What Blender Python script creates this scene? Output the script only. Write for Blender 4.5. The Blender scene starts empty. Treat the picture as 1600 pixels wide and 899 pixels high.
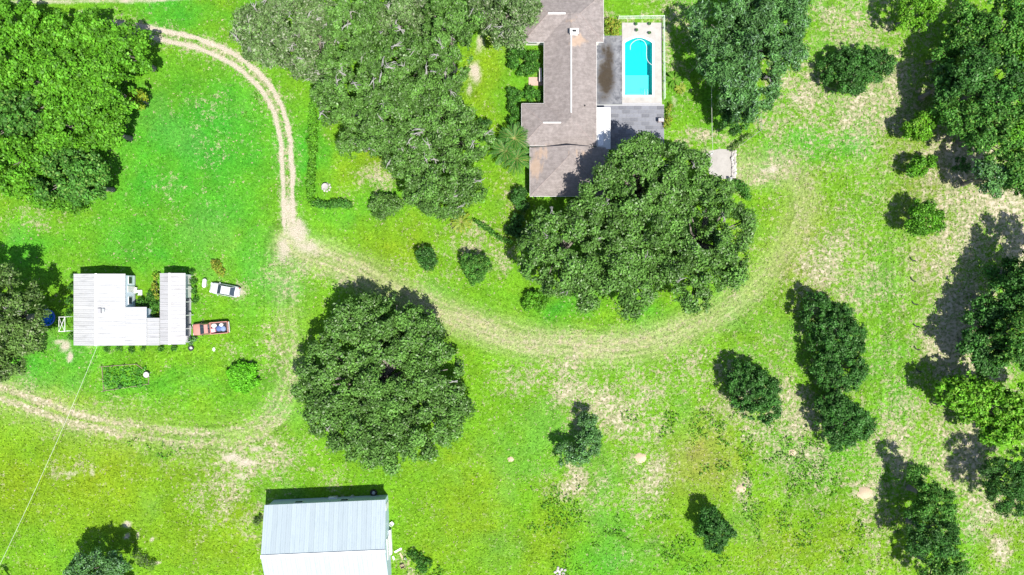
import bpy, math, random
import numpy as np
from mathutils import Matrix, Vector

# ------------------------------------------------------------------ camera, world, sun, exposure
scene = bpy.context.scene
C = scene.collection
CAM_H = 110.0
cam_d = bpy.data.cameras.new("camera")
cam = bpy.data.objects.new("camera", cam_d)
C.objects.link(cam)
cam.location = (0, 0, CAM_H)
cam.rotation_euler = (0, 0, 0)
cam_d.sensor_width = 36.0
cam_d.angle = 2 * math.atan(80.0 / CAM_H)
cam_d.clip_end = 8000
scene.camera = cam

SUN_FROM = Vector((0.27, -0.38, 1.0)).normalized()
world = bpy.data.worlds.new("World")
scene.world = world
world.use_nodes = True
wn = world.node_tree
wn.nodes.clear()
sky = wn.nodes.new("ShaderNodeTexSky")
sky.sky_type = 'NISHITA'
sky.sun_disc = False
sky.sun_elevation = math.asin(SUN_FROM.z)
sky.sun_rotation = math.atan2(SUN_FROM.x, SUN_FROM.y)
bg = wn.nodes.new("ShaderNodeBackground")
bg.inputs[1].default_value = 0.1
wo = wn.nodes.new("ShaderNodeOutputWorld")
wn.links.new(sky.outputs[0], bg.inputs[0])
wn.links.new(bg.outputs[0], wo.inputs[0])
sun_d = bpy.data.lights.new("sun", 'SUN')
sun_d.energy = 4.6
sun_d.angle = math.radians(0.5)
sun_d.color = (1.0, 0.955, 0.88)
sun = bpy.data.objects.new("sun", sun_d)
C.objects.link(sun)
sun.rotation_euler = (-SUN_FROM).to_track_quat('-Z', 'Y').to_euler()
scene.view_settings.view_transform = 'Standard'
scene.view_settings.look = 'None'
scene.view_settings.gamma = 1.0
scene.view_settings.exposure = 1.0

# ------------------------------------------------------------------ helpers
def P(px, py, h=0.0):
    """photo position of a point at height h -> world metres"""
    s = 0.1 * (CAM_H - h) / CAM_H
    return Vector(((px - 800) * s, (449.5 - py) * s, h))

def mesh_np(name, V, F):
    """V (n,3), F (m,k) arrays of equal-size faces"""
    V = np.asarray(V, dtype=np.float32); F = np.asarray(F, dtype=np.int32)
    me = bpy.data.meshes.new(name)
    k = F.shape[1]
    me.vertices.add(len(V)); me.vertices.foreach_set('co', V.ravel())
    me.loops.add(F.size); me.loops.foreach_set('vertex_index', F.ravel())
    me.polygons.add(len(F))
    me.polygons.foreach_set('loop_start', np.arange(0, F.size, k, dtype=np.int32))
    me.update(calc_edges=True)
    return me

class MB:
    """collects plain shapes, links them as one mesh object"""
    def __init__(s): s.v = []; s.f = []
    def add(s, v, f):
        b = len(s.v); s.v += [tuple(p) for p in v]; s.f += [tuple(i + b for i in q) for q in f]; return s
    def box(s, c, d, rz=0.0, M=None):
        x, y, z = d[0] / 2, d[1] / 2, d[2] / 2
        R = M if M is not None else Matrix.Rotation(rz, 3, 'Z')
        c = Vector(c)
        v = [c + R @ Vector(p) for p in ((-x,-y,-z),(x,-y,-z),(x,y,-z),(-x,y,-z),(-x,-y,z),(x,-y,z),(x,y,z),(-x,y,z))]
        return s.add(v, [(3,2,1,0),(4,5,6,7),(0,1,5,4),(1,2,6,5),(2,3,7,6),(3,0,4,7)])
    def tube(s, pts, rad, n=8, cap=True):
        pts = [Vector(p) for p in pts]
        if not hasattr(rad, '__len__'): rad = [rad] * len(pts)
        rings = []
        for i, p in enumerate(pts):
            d = (pts[min(i + 1, len(pts) - 1)] - pts[max(i - 1, 0)])
            d = d.normalized() if d.length > 1e-9 else Vector((0, 0, 1))
            a = Vector((0, 0, 1)) if abs(d.z) < 0.9 else Vector((1, 0, 0))
            u = d.cross(a).normalized(); w = d.cross(u)
            rings.append([p + (u * math.cos(t) + w * math.sin(t)) * rad[i] for t in [2 * math.pi * k / n for k in range(n)]])
        v = [q for r in rings for q in r]; f = []
        for i in range(len(pts) - 1):
            for k in range(n):
                f.append((i*n+k, i*n+(k+1)%n, (i+1)*n+(k+1)%n, (i+1)*n+k))
        if cap: f += [tuple(range(n))[::-1], tuple((len(pts)-1)*n + k for k in range(n))]
        return s.add(v, f)
    def lathe(s, prof, n=16, c=(0, 0, 0)):
        c = Vector(c); v = []; f = []
        for r, z in prof:
            for k in range(n):
                t = 2 * math.pi * k / n
                v.append(c + Vector((r * math.cos(t), r * math.sin(t), z)))
        for i in range(len(prof) - 1):
            for k in range(n):
                f.append((i*n+k, i*n+(k+1)%n, (i+1)*n+(k+1)%n, (i+1)*n+k))
        return s.add(v, f)
    def prism(s, poly, z0, z1):
        n = len(poly)
        v = [(p[0], p[1], z0) for p in poly] + [(p[0], p[1], z1) for p in poly]
        f = [tuple(range(n))[::-1], tuple(range(n, 2*n))] + [(i, (i+1)%n, n+(i+1)%n, n+i) for i in range(n)]
        return s.add(v, f)
    def mesh(s, name):
        me = bpy.data.meshes.new(name); me.from_pydata(s.v, [], s.f); me.update(); return me
    def build(s, name, mat, parent=None, smooth=False):
        return link(name, s.mesh(name), mat, parent, smooth)

def link(name, me, mat=None, parent=None, smooth=False):
    if mat is not None and not me.materials: me.materials.append(mat)
    if smooth: me.polygons.foreach_set('use_smooth', [True] * len(me.polygons))
    o = bpy.data.objects.new(name, me); C.objects.link(o)
    if parent is not None: o.parent = parent
    return o

def tag(o, label=None, cat=None, group=None, kind=None):
    if label: o['label'] = label
    if cat: o['category'] = cat
    if group: o['group'] = group
    if kind: o['kind'] = kind
    return o

def thing(name, label, cat, loc=(0, 0, 0), rz=0.0, group=None):
    o = bpy.data.objects.new(name, None); C.objects.link(o)
    o.empty_display_size = 0.3
    o.location = loc; o.rotation_euler = (0, 0, rz)
    return tag(o, label, cat, group)

def copy_tree(o, parent=None):
    c = o.copy(); C.objects.link(c)
    if parent is not None: c.parent = parent
    for ch in o.children: copy_tree(ch, c)
    return c

# ------------------------------------------------------------------ node helpers
class NT:
    def __init__(s, mat):
        mat.use_nodes = True
        s.t = mat.node_tree; s.t.nodes.clear()
        s.out = s.n("ShaderNodeOutputMaterial")
    def n(s, typ, **kw):
        nd = s.t.nodes.new(typ)
        for k, v in kw.items(): setattr(nd, k, v)
        return nd
    def put(s, sock, v):
        if isinstance(v, bpy.types.NodeSocket): s.t.links.new(v, sock)
        elif isinstance(v, (tuple, list)) and len(v) == 3 and sock.type == 'RGBA': sock.default_value = (*v, 1)
        else: sock.default_value = v
    def math(s, op, a, b=0.0, clamp=False):
        m = s.n("ShaderNodeMath", operation=op, use_clamp=clamp); s.put(m.inputs[0], a); s.put(m.inputs[1], b); return m.outputs[0]
    def mix(s, f, a, b, mode='MIX'):
        m = s.n("ShaderNodeMix", data_type='RGBA', blend_type=mode)
        s.put(m.inputs[0], f); s.put(m.inputs[6], a); s.put(m.inputs[7], b); return m.outputs[2]
    def ramp(s, v, lo, hi, a=0.0, b=1.0):
        m = s.n("ShaderNodeMapRange", interpolation_type='SMOOTHSTEP')
        s.put(m.inputs[0], v); s.put(m.inputs[1], lo); s.put(m.inputs[2], hi); s.put(m.inputs[3], a); s.put(m.inputs[4], b); return m.outputs[0]
    def noise(s, vec, scale, detail=4.0, rough=0.6, out=0):
        m = s.n("ShaderNodeTexNoise"); s.put(m.inputs['Vector'], vec)
        m.inputs['Scale'].default_value = scale; m.inputs['Detail'].default_value = detail; m.inputs['Roughness'].default_value = rough
        return m.outputs[out]
    def attr(s, name, out=2):
        m = s.n("ShaderNodeAttribute", attribute_name=name); return m.outputs[out]
    def pos(s): return s.n("ShaderNodeNewGeometry").outputs['Position']
    def obj(s): return s.n("ShaderNodeTexCoord").outputs['Object']
    def scale(s, vec, sc):
        m = s.n("ShaderNodeMapping"); s.put(m.inputs[0], vec); m.inputs['Scale'].default_value = sc; return m.outputs[0]
    def bump(s, h, strength=0.3, dist=0.1):
        m = s.n("ShaderNodeBump"); m.inputs['Strength'].default_value = strength; m.inputs['Distance'].default_value = dist; s.put(m.inputs['Height'], h); return m.outputs[0]
    def bsdf(s, col, rough=0.8, normal=None, metal=0.0, spec=0.3):
        b = s.n("ShaderNodeBsdfPrincipled"); s.put(b.inputs['Base Color'], col); s.put(b.inputs['Roughness'], rough)
        b.inputs['Metallic'].default_value = metal; b.inputs['Specular IOR Level'].default_value = spec
        if normal is not None: s.put(b.inputs['Normal'], normal)
        return b.outputs[0]
    def done(s, sh): s.t.links.new(sh, s.out.inputs[0])

def mat_plain(name, col, rough=0.7, var=0.25, scale=2.5, metal=0.0, spec=0.3, dirt=None, bump=0.0, objrand=0.0):
    m = bpy.data.materials.new(name); n = NT(m)
    v = n.obj()
    f = n.noise(v, scale, 5, 0.62)
    f2 = n.noise(v, scale * 7, 3, 0.6)
    k = n.math('ADD', n.math('MULTIPLY', n.math('SUBTRACT', f, 0.5), var * 2), 1.0)
    k = n.math('ADD', k, n.math('MULTIPLY', n.math('SUBTRACT', f2, 0.5), var))
    if objrand:
        r = n.n("ShaderNodeObjectInfo").outputs['Random']
        k = n.math('ADD', k, n.math('MULTIPLY', n.math('SUBTRACT', r, 0.5), objrand * 2))
    vec = n.n("ShaderNodeVectorMath", operation='SCALE'); n.put(vec.inputs[0], col); n.put(vec.inputs['Scale'], k)
    c = vec.outputs[0]
    if dirt is not None:
        c = n.mix(n.ramp(n.noise(v, scale * 0.6, 6, 0.7), 0.52, 0.75, 0, 0.75), c, dirt)
    nm = n.bump(f2, bump, 0.03) if bump else None
    n.done(n.bsdf(c, rough, nm, metal, spec))
    return m

M = {}
# leaf material: colour is a per leaf attribute
m = bpy.data.materials.new("leaf"); n = NT(m)
lc = n.attr("leafcol", 0)
b = n.bsdf(lc, 0.55, None, 0, 0.22)
tr = n.n("ShaderNodeBsdfTranslucent")
tc = n.mix(1.0, lc, (1.15, 1.25, 0.5), 'MULTIPLY'); n.put(tr.inputs[0], tc)
mx = n.n("ShaderNodeMixShader"); mx.inputs[0].default_value = 0.16
n.t.links.new(b, mx.inputs[1]); n.t.links.new(tr.outputs[0], mx.inputs[2])
n.done(mx.outputs[0]); M['leaf'] = m
M['bark'] = mat_plain("bark", (0.16, 0.148, 0.125), 0.9, 0.45, 3, bump=0.5)
M['branch'] = mat_plain("branch_grey", (0.26, 0.255, 0.235), 0.9, 0.35, 3)
M['white'] = mat_plain("white_paint", (0.66, 0.66, 0.645), 0.6, 0.08, 1.5)
M['wall'] = mat_plain("wall_stucco", (0.72, 0.70, 0.66), 0.85, 0.10, 1.2)
M['vinyl'] = mat_plain("vinyl_siding", (0.62, 0.70, 0.78), 0.6, 0.08, 1.0)
M['trim'] = mat_plain("trim_grey", (0.30, 0.30, 0.31), 0.6, 0.15)
M['dark'] = mat_plain("dark_rubber", (0.02, 0.02, 0.022), 0.7, 0.3, 6)
M['glass'] = mat_plain("window_glass", (0.03, 0.045, 0.06), 0.08, 0.05, 1, spec=0.6)
M['steel'] = mat_plain("galvanised", (0.5, 0.52, 0.54), 0.4, 0.15, 3, metal=0.5)
M['wood'] = mat_plain("weathered_wood", (0.27, 0.22, 0.16), 0.9, 0.35, 4, bump=0.3, objrand=0.15)
M['rock'] = mat_plain("rock", (0.36, 0.34, 0.32), 0.95, 0.45, 4, bump=0.6, objrand=0.2)
M['blue'] = mat_plain("blue_plastic", (0.06, 0.14, 0.55), 0.45, 0.2, 3)
M['wire'] = mat_plain("pale_cable", (0.42, 0.45, 0.38), 0.6, 0.05)
M['green_metal'] = mat_plain("green_white_rail", (0.62, 0.72, 0.62), 0.5, 0.15, 2)
M['terra'] = mat_plain("terracotta", (0.45, 0.2, 0.12), 0.8, 0.3, 4)
M['sandmound'] = mat_plain("bare_sand", (0.40, 0.315, 0.215), 1.0, 0.35, 5, bump=0.8)
# ------------------------------------------------------------------ ground fields (photo px space)
rng0 = np.random.default_rng(7)
_tab = rng0.random((256, 256)).astype(np.float32)
def vn(x, y, seed=0):
    x = x + seed * 37.31; y = y + seed * 91.7
    xi = np.floor(x).astype(int); yi = np.floor(y).astype(int)
    fx = x - xi; fy = y - yi
    fx = fx * fx * (3 - 2 * fx); fy = fy * fy * (3 - 2 * fy)
    a = _tab[xi & 255, yi & 255]; b = _tab[(xi + 1) & 255, yi & 255]
    c = _tab[xi & 255, (yi + 1) & 255]; d = _tab[(xi + 1) & 255, (yi + 1) & 255]
    return (a * (1 - fx) + b * fx) * (1 - fy) + (c * (1 - fx) + d * fx) * fy
def fbm(u, v, size, seed=0, o=4):
    t = 0; amp = 1; tot = 0
    for i in range(o):
        t = t + amp * vn(u / size * 2 ** i, v / size * 2 ** i, seed + i * 3); tot += amp; amp *= 0.55
    return t / tot
def sm(x, a, b):
    t = np.clip((x - a) / (b - a), 0, 1); return t * t * (3 - 2 * t)
def gb(u, v, cx, cy, rx, ry=None, rot=0):
    ry = ry or rx
    du, dv = u - cx, v - cy
    if rot:
        c, s = math.cos(rot), math.sin(rot); du, dv = du * c + dv * s, -du * s + dv * c
    return np.exp(-((du / rx) ** 2 + (dv / ry) ** 2))
def pdist(u, v, pts):
    """signed distance to a polyline plus length along it"""
    best = np.full(u.shape, 1e9); sg = np.zeros(u.shape); al = np.zeros(u.shape); L = 0
    for (x0, y0), (x1, y1) in zip(pts[:-1], pts[1:]):
        dx, dy = x1 - x0, y1 - y0; l = math.hypot(dx, dy)
        t = np.clip(((u - x0) * dx + (v - y0) * dy) / l ** 2, 0, 1)
        ex, ey = u - x0 - t * dx, v - y0 - t * dy
        d = np.hypot(ex, ey); k = d < best
        best = np.where(k, d, best); sg = np.where(k, np.sign(dx * ey - dy * ex), sg); al = np.where(k, L + t * l, al); L += l
    return best * sg, al
def smooth_line(pts, n=3):
    for _ in range(n):
        q = [pts[0]]
        for a, b in zip(pts[:-1], pts[1:]):
            q += [(a[0]*.75+b[0]*.25, a[1]*.75+b[1]*.25), (a[0]*.25+b[0]*.75, a[1]*.25+b[1]*.75)]
        pts = q + [pts[-1]]
    return pts
DRIVE = smooth_line([(150,40),(215,46),(262,57),(312,68),(362,90),(402,120),(430,158),(443,200),(449,250),(450,300),(452,350),(455,400)], 2)
LOOP = smooth_line([(452,385),(500,396),(560,425),(625,458),(690,490),(770,520),(850,540),(940,545),(1030,532),(1105,500),(1170,455),(1222,400),(1252,345),(1258,300),(1240,275),(1205,264),(1150,258)], 2)
LOWER = smooth_line([(-120,578),(0,613),(70,640),(140,660),(220,676),(300,688),(350,688),(400,675),(435,645),(452,600),(455,550),(446,490),(446,430),(452,385)], 2)
TOPROAD = [(-120,4),(60,3),(130,2),(230,1),(330,-6)]
YARD = smooth_line([(745,40),(748,70),(744,105),(735,135),(738,170)], 1)

def fields(u, v):
    wx = u + (fbm(u, v, 45, 11, 5) - .5) * 70; wy = v + (fbm(u, v, 45, 23, 5) - .5) * 70
    F = {}
    # --- grass hue
    em = 0
    for a in [(300,240,170,150,1.),(250,380,120,60,.8),(400,400,55,90,.8),(60,390,70,50,.6),(270,30,110,30,.9),(70,560,90,50,.7),(230,610,180,25,.5),
              (480,250,30,90,.9),(300,480,60,30,.5),(1290,235,70,25,.8),(440,820,40,70,.3),(960,880,60,50,.5),(880,480,70,25,.7),(1000,500,50,22,.7),(1330,700,80,60,.4),(1090,60,60,120,.3),(1390,520,45,170,.35),(560,310,80,50,.5),(1200,250,30,60,.4)]:
        em = np.maximum(em, a[4] * gb(wx, wy, *a[:4]))
    em = np.clip(em + (fbm(u, v, 60, 5) - .5) * .7, 0, 1)
    ylw = 0
    for a in [(120,760,200,90,.9),(330,830,120,70,.7),(720,800,80,90,.6),(1250,850,160,60,.6),(560,240,60,70,.6),(800,330,30,60,.6),(760,110,25,90,.7),(620,400,90,50,.5),(1250,380,70,110,.5),(850,860,40,60,.6),(1560,840,40,60,.6),(1100,720,70,60,.8),(90,640,90,30,.5),(950,500,60,30,.4)]:
        ylw = np.maximum(ylw, a[4] * gb(wx, wy, *a[:4]))
    ylw = np.clip(ylw + (fbm(u, v, 45, 9) - .5) * .6, 0, 1)
    mid = np.array((.088, .212, .009)); emer = np.array((.031, .200, .013)); yel = np.array((.128, .198, .007)); teal = np.array((.075, .205, .045)); oliv = np.array((.155, .165, .035))
    col = mid + em[..., None] * (emer - mid)
    col = col + (ylw * .9)[..., None] * (yel - col)
    tl = sm(fbm(u, v, 70, 31) + .35 * gb(wx, wy, 270, 215, 50, 30) + .3 * gb(wx, wy, 330, 370, 50, 40)+ .3 * gb(wx, wy, 850, 690, 70, 60)+ .25 * gb(wx, wy, 960, 770, 60, 50)+ .25*gb(wx,wy,450,420,30,60), .55, .85) * .28
    col = col + tl[..., None] * (teal - col)
    ol = np.clip(1.0 * gb(wx, wy, 1090, 715, 45, 55) + .5 * gb(wx, wy, 1440, 300, 60, 200) + .35 * gb(wx, wy, 1260, 400, 70, 90)+.4*gb(wx,wy,890,765,35,25), 0, 1) * (.5 + .6 * fbm(u, v, 20, 41))
    col = col + np.clip(ol, 0, .85)[..., None] * (oliv - col)
    # --- dryness (thin grass, straw)
    dry = 0.02 + np.zeros(u.shape)
    for a in [(930,590,60,30,.6),(1000,660,40,40,.55),(905,650,25,45,.7),(965,650,25,35,.8),(1100,560,90,25,.5),(1010,790,40,40,.5),(940,780,40,40,.5),(1160,770,22,22,.7),(1230,720,60,40,.45),(1200,690,60,30,.5),(1240,160,70,70,.55),(1350,170,70,60,.6),(1330,40,60,60,.5),(1400,140,50,60,.6),(1500,255,60,60,.9),(1560,330,90,50,.9),(1500,520,50,90,.9),(1490,400,60,60,.6),(1530,585,50,40,.8),(1505,715,50,60,.8),(1545,790,40,30,.7),(1565,850,15,25,.9),
              (1410,700,40,60,.6),(1370,780,30,70,.5),(1300,420,60,70,.5),(950,640,60,55,.95),(900,600,60,45,.8),(990,610,60,50,.6),(890,760,35,35,.95),(1020,745,30,50,.8),(1060,590,80,30,.55),(1150,640,60,40,.6),(1230,640,50,60,.7),(1180,690,30,40,.55),(1140,590,40,30,.6),
              (350,760,50,55,.85),(395,720,60,40,.95),(430,700,60,30,.8),(330,720,60,30,.5),(400,830,20,50,.7),(110,735,35,25,.6),(290,700,60,30,.4),(200,640,70,20,.4),(745,380,45,35,.8),(780,405,30,35,.8),(700,420,60,30,.4),(580,285,35,30,.75),(640,430,60,30,.4),
              (810,590,50,35,.7),(520,750,40,15,.6),(800,320,25,30,.45),(60,340,80,20,.45),(320,170,40,30,.35),(330,230,40,40,.4),(280,300,60,30,.3),(1050,30,50,40,.5),(1055,80,30,60,.6),(1100,215,60,20,.7),(1190,265,60,25,.5),(1265,720,40,40,.5),(480,420,40,26,.7),(545,432,45,22,.6),(440,440,30,50,.55),(435,510,25,60,.4),(450,600,20,60,.45),(420,560,30,40,.4),(350,540,30,20,.35),(1600,380,60,40,.9),(1580,300,60,30,.8),(640,885,20,20,.8),(365,450,12,10,.9),(305,500,10,12,.9),(960,30,40,20,.5)]:
        dry = np.maximum(dry, a[4] * gb(wx, wy, *a[:4]))
    # right half generally drier
    dry = dry + .22 * sm(u, 1050, 1350) + .10 * sm(u, 800, 1000)
    # --- sand / dirt
    sand = np.zeros(u.shape)
    d, al = pdist(u + (fbm(u, v, 14, 3) - .5) * 5, v + (fbm(u, v, 14, 4) - .5) * 5, DRIVE)
    F['drive_d'] = np.abs(d)
    ends = sm(u, 140, 175)
    gauge = 7.5
    rut = np.exp(-((np.abs(d) - gauge) / 4.4) ** 2)
    ends = ends * (1 - sm(al, al.max() - 60, al.max() - 8))
    rut = rut * (.75 + .5 * fbm(u, v, 10, 6)) * ends
    sand = np.maximum(sand, rut * 1.15)
    dry = np.maximum(dry, .72 * np.exp(-(d / 19) ** 2) * ends)
    for a in [(453,330,14,34,.95),(466,362,20,26,1.0),(480,382,28,16,.85),(446,392,12,28,.85),(500,392,30,10,.55),(520,405,34,10,.35),(745,112,10,22,1.1),(748,65,8,18,.8),(736,140,6,16,.7),(101,540,10,10,.95),(108,556,6,10,1.1),(92,533,10,5,.9),(362,716,18,9,1.0),(385,722,20,8,1.0),(378,745,10,8,.7),(400,700,14,7,.7),(1208,264,9,7,1.0),(1195,262,12,4,.8),
              (1238,155,10,6,.7),(1283,10,5,5,.7),(195,820,7,6,1.1),(197,838,7,5,1.0),(215,838,4,7,.9),(238,845,5,4,.9),(248,880,9,4,.9),(110,740,16,6,.65),(140,740,5,8,.8),(1565,850,10,20,.6),(375,457,6,6,.9),(322,442,4,8,.5),(306,515,6,10,.8),(1100,240,14,10,.7),(872,455,8,7,.8),(655,448,10,6,.4),(200,3,12,7,.7),(130,24,9,5,.9),(1045,95,5,9,.7),(590,283,26,14,.45),(1052,160,6,12,.6),(1515,635,8,6,.5),(1512,820,7,5,.8),(1320,35,5,6,.4),(1365,778,18,5,.6),(810,320,10,9,.3),(265,545,6,5,.3)]:
        sand = np.maximum(sand, a[4] * gb(u * .75 + wx * .25, v * .75 + wy * .25, *a[:4]))
    dt, _ = pdist(u, v, TOPROAD); sand = np.maximum(sand, .75 * np.exp(-((dt) / 5) ** 2) * (.5 + .9 * fbm(u, v, 15, 61)))
    # worn loop track
    d2, al2 = pdist(wx * .2 + u * .8, wy * .2 + v * .8, LOOP)
    strength = np.interp(al2, [0, 60, 160, 300, 420, 560, 680, 800, 900, 1000], [.95, .85, .85, .98, 1.0, .95, .72, .52, .5, .65])
    F['loop'] = strength * np.exp(-(np.abs(d2) / 25) ** 2.6)
    streak = vn(d2 / 2.6, al2 / 55, 71) * .6 + vn(d2 / 1.5, al2 / 35, 72) * .4
    dry = np.maximum(dry, F['loop'] * (.50 + .7 * (streak - .5))); lb = np.clip(F['loop'] * (.62 + .9 * (streak - .5)), 0, .85)
    wide = np.exp(-(np.abs(d2) / 60) ** 4)
    # lower-left farm track
    d3, al3 = pdist(wx * .08 + u * .92, wy * .08 + v * .92, LOWER)
    st3 = np.interp(al3, [0, 120, 330, 480, 560, 700, 800], [1.0, .95, .72, .62, .55, .45, .4])
    r3 = np.exp(-((np.abs(d3) - 8.5) / np.interp(al3, [0, 300, 500], [4.8, 6, 8])) ** 2) * st3
    F['lower'] = r3
    streak3 = vn(d3 / 2.4, al3 / 50, 81)
    lowf = np.interp(al3, [0, 250, 420, 600], [.95, .8, .5, .38]); lb3 = np.clip((r3 * .5 + .35 * np.exp(-(d3 / 34) ** 2) * st3) * (.45 + 1.1 * streak3), 0, .8) * np.interp(al3, [0, 200, 380, 560], [1, .8, .6, .55])
    dry = np.maximum(dry, lowf * .95 * r3 + .55 * np.exp(-(d3 / 34) ** 2) * st3 * (.4 + streak3))
    wide3 = np.exp(-(np.abs(d3) / 45) ** 4) * sm(al3, 250, 400)
    # mower / tyre streaks: a lighter and darker band pattern in the sward
    rr = np.hypot(u - 378, v - 600); ring = np.exp(-((rr - 68) / 32) ** 2) * sm(u, 330, 400); rs = vn(rr / 2.6, np.arctan2(v - 600, u - 378) * 3, 91); dry = dry + .75 * ring * np.clip(rs - .42, 0, 1)
    f = 1 + .55 * (streak - .5) * wide + .55 * (streak3 - .5) * wide3 + .35 * (vn(rr / 2.6, np.arctan2(v - 600, u - 378) * 3, 91) - .5) * ring
    vert = np.exp(-((u - 1380) / 55) ** 2) * sm(v, 300, 420)
    sv = vn(u / 3.2, v / 60, 95); f = f + .6 * (sv - .5) * vert
    dry = dry + .5 * vert * np.clip(sv - .62, 0, 1)
    hz = gb(u, v, 380, 480, 60, 25); f = f + .35 * (vn(u / 60, v / 3.0, 96) - .5) * hz
    dry = dry + .5 * hz * np.clip(vn(u / 60, v / 3.0, 96) - .55, 0, 1)
    tilt = gb(u, v, 270, 590, 90, 45); q = (u * .45 + v) ; q2 = (u - v * .45)
    f = f + .55 * (vn(q / 2.8, q2 / 70, 97) - .5) * tilt
    f = f * (.66 + .40 * fbm(u, v, 18, 51) + .28 * fbm(u, v, 70, 57))
    col = col * f[..., None]
    wear = np.maximum(lb, lb3)[..., None]; col = col + wear * (np.array((.285, .275, .150)) - col)
    # broken texture of the straw patches
    dry = dry + (fbm(u, v, 22, 13, 5) - .5) * .75
    # weeds
    weed = 0.0
    for a in [(1250,720,60,40,.95),(1180,800,30,20,.95),(860,800,30,30,.9),(1150,685,30,20,.7),(1220,740,90,60,.8),(1070,670,50,30,.7),(1130,660,40,25,.5),(860,790,40,40,.8),(1050,850,50,35,.6),(1190,800,40,40,.7),(1090,870,80,30,.5),(1270,740,40,30,.6),(890,870,35,20,.6),(985,650,16,14,.9),(1330,850,60,40,.4),(255,700,45,10,.9),(660,880,30,20,.8),(950,840,30,25,.4),(1300,600,60,80,.25),(400,150,14,18,.5),(1300,830,150,50,.25)]:
        weed = np.maximum(weed, a[4] * gb(wx, wy, *a[:4]))
    F.update(col=col.astype(np.float32), dry=np.clip(dry, 0, 1.2).astype(np.float32), sand=np.clip(sand, 0, 1.3).astype(np.float32), weed=np.asarray(weed, dtype=np.float32) + np.zeros(u.shape, np.float32))
    return F

# ground material
m = bpy.data.materials.new("lawn_and_dirt"); n = NT(m)
ps = n.pos()
nA = n.noise(ps, 0.55, 5, 0.65); nB = n.noise(ps, 2.2, 5, 0.7); nC = n.noise(ps, 7.0, 3, 0.7); nD = n.noise(ps, 1.1, 6, 0.75); nE = n.noise(ps, 1.25, 3, 0.6)
col = n.attr("Col", 0); dry = n.attr("dry"); sand = n.attr("sand"); weed = n.attr("weed")
k = n.math('ADD', n.math('MULTIPLY', nB, 1.9), n.math('MULTIPLY', nC, 1.8)); k = n.math('SUBTRACT', k, 0.85)
vs = n.n("ShaderNodeVectorMath", operation='SCALE'); n.put(vs.inputs[0], col); n.put(vs.inputs['Scale'], k)
c = vs.outputs[0]
c = n.mix(n.ramp(nA, .5, .72, 0, .5), c, n.mix(1.0, c, (1.35, 1.0, 1.3), 'MULTIPLY'))
# straw shows through
df = n.math('ADD', n.math('ADD', n.math('MULTIPLY', n.math('SUBTRACT', nB, .5), 1.3), n.math('MULTIPLY', n.math('SUBTRACT', nE, .5), 2.8)), n.math('ADD', dry, n.math('MULTIPLY', n.math('SUBTRACT', nC, .5), 1.7)))
strawf = n.ramp(df, .30, 1.05, 0, .85)
straw = n.mix(n.ramp(n.math('ADD', n.math('MULTIPLY', nB, .6), n.math('MULTIPLY', nC, .4)),.36,.64), (.085, .09, .035), (.37, .34, .23))
straw = n.mix(n.ramp(nD, .45, .7), straw, (.33, .255, .19))
c = n.mix(strawf, c, straw)
sf = n.math('ADD', sand, n.math('MULTIPLY', n.math('SUBTRACT', nD, .5), 1.1)); sf = n.math('ADD', sf, n.math('MULTIPLY', n.math('SUBTRACT', nC, .5), .5))
sandc = n.mix(n.ramp(nC,.3,.7), (.22, .185, .135), (.46, .41, .34))
c = n.mix(n.ramp(sf, .22, 1.0, 0, .95), c, sandc)
# scattered bare flecks
fl = n.math('ADD', n.noise(ps, 1.7, 3, .55), n.math('MULTIPLY', dry, .24))
c = n.mix(n.ramp(fl, .74, .86, 0, .8), c, (.42, .36, .28))
wf = n.math('ADD', n.math('MULTIPLY', weed, .5), n.math('MULTIPLY', n.math('SUBTRACT', nB, .5), 1.6))
c = n.mix(n.ramp(wf, .40, .7, 0, .4), c, n.mix(nC, (.015, .09, .005), (.05, .20, .01)))
nm = n.bump(n.math('ADD', nB, n.math('MULTIPLY', nC, .7)), 0.55, 0.14)
n.done(n.bsdf(c, .95, nm, 0, .1)); M['ground'] = m

# grid
GX, GY, ST = 92.0, 53.0, 0.25
xs = np.arange(-GX, GX + 1e-6, ST); ys = np.arange(-GY, GY + 1e-6, ST)
X, Y = np.meshgrid(xs, ys)
U = X * 10 + 800; W = 449.5 - Y * 10
F = fields(U, W)
ny, nx = X.shape
# a far skirt so the ground reaches the horizon
V = np.stack([X.ravel(), Y.ravel(), np.zeros(X.size)], 1)
idx = np.arange(ny * nx).reshape(ny, nx)
quads = np.stack([idx[:-1, :-1], idx[:-1, 1:], idx[1:, 1:], idx[1:, :-1]], -1).reshape(-1, 4)
um = (U[:-1, :-1] + ST * 5).ravel(); vm = (W[:-1, :-1] - ST * 5).ravel()
s_sand = F['sand'][:-1, :-1].ravel(); s_dd = F['drive_d'][:-1, :-1].ravel(); s_loop = F['loop'][:-1, :-1].ravel(); s_low = F['lower'][:-1, :-1].ravel()
hole = (um > 974.5) & (um < 1020.5) & (vm > 56.5) & (vm < 150.5)
drive = (((s_dd < 16) & (um > 150)) | ((s_sand > .5) & (um > 425) & (um < 520) & (vm > 290) & (vm < 430))) & ~hole
worn = ((s_loop > .33) | (s_low > .3)) & ~drive & ~hole
rest = ~(hole | drive | worn)
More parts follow.
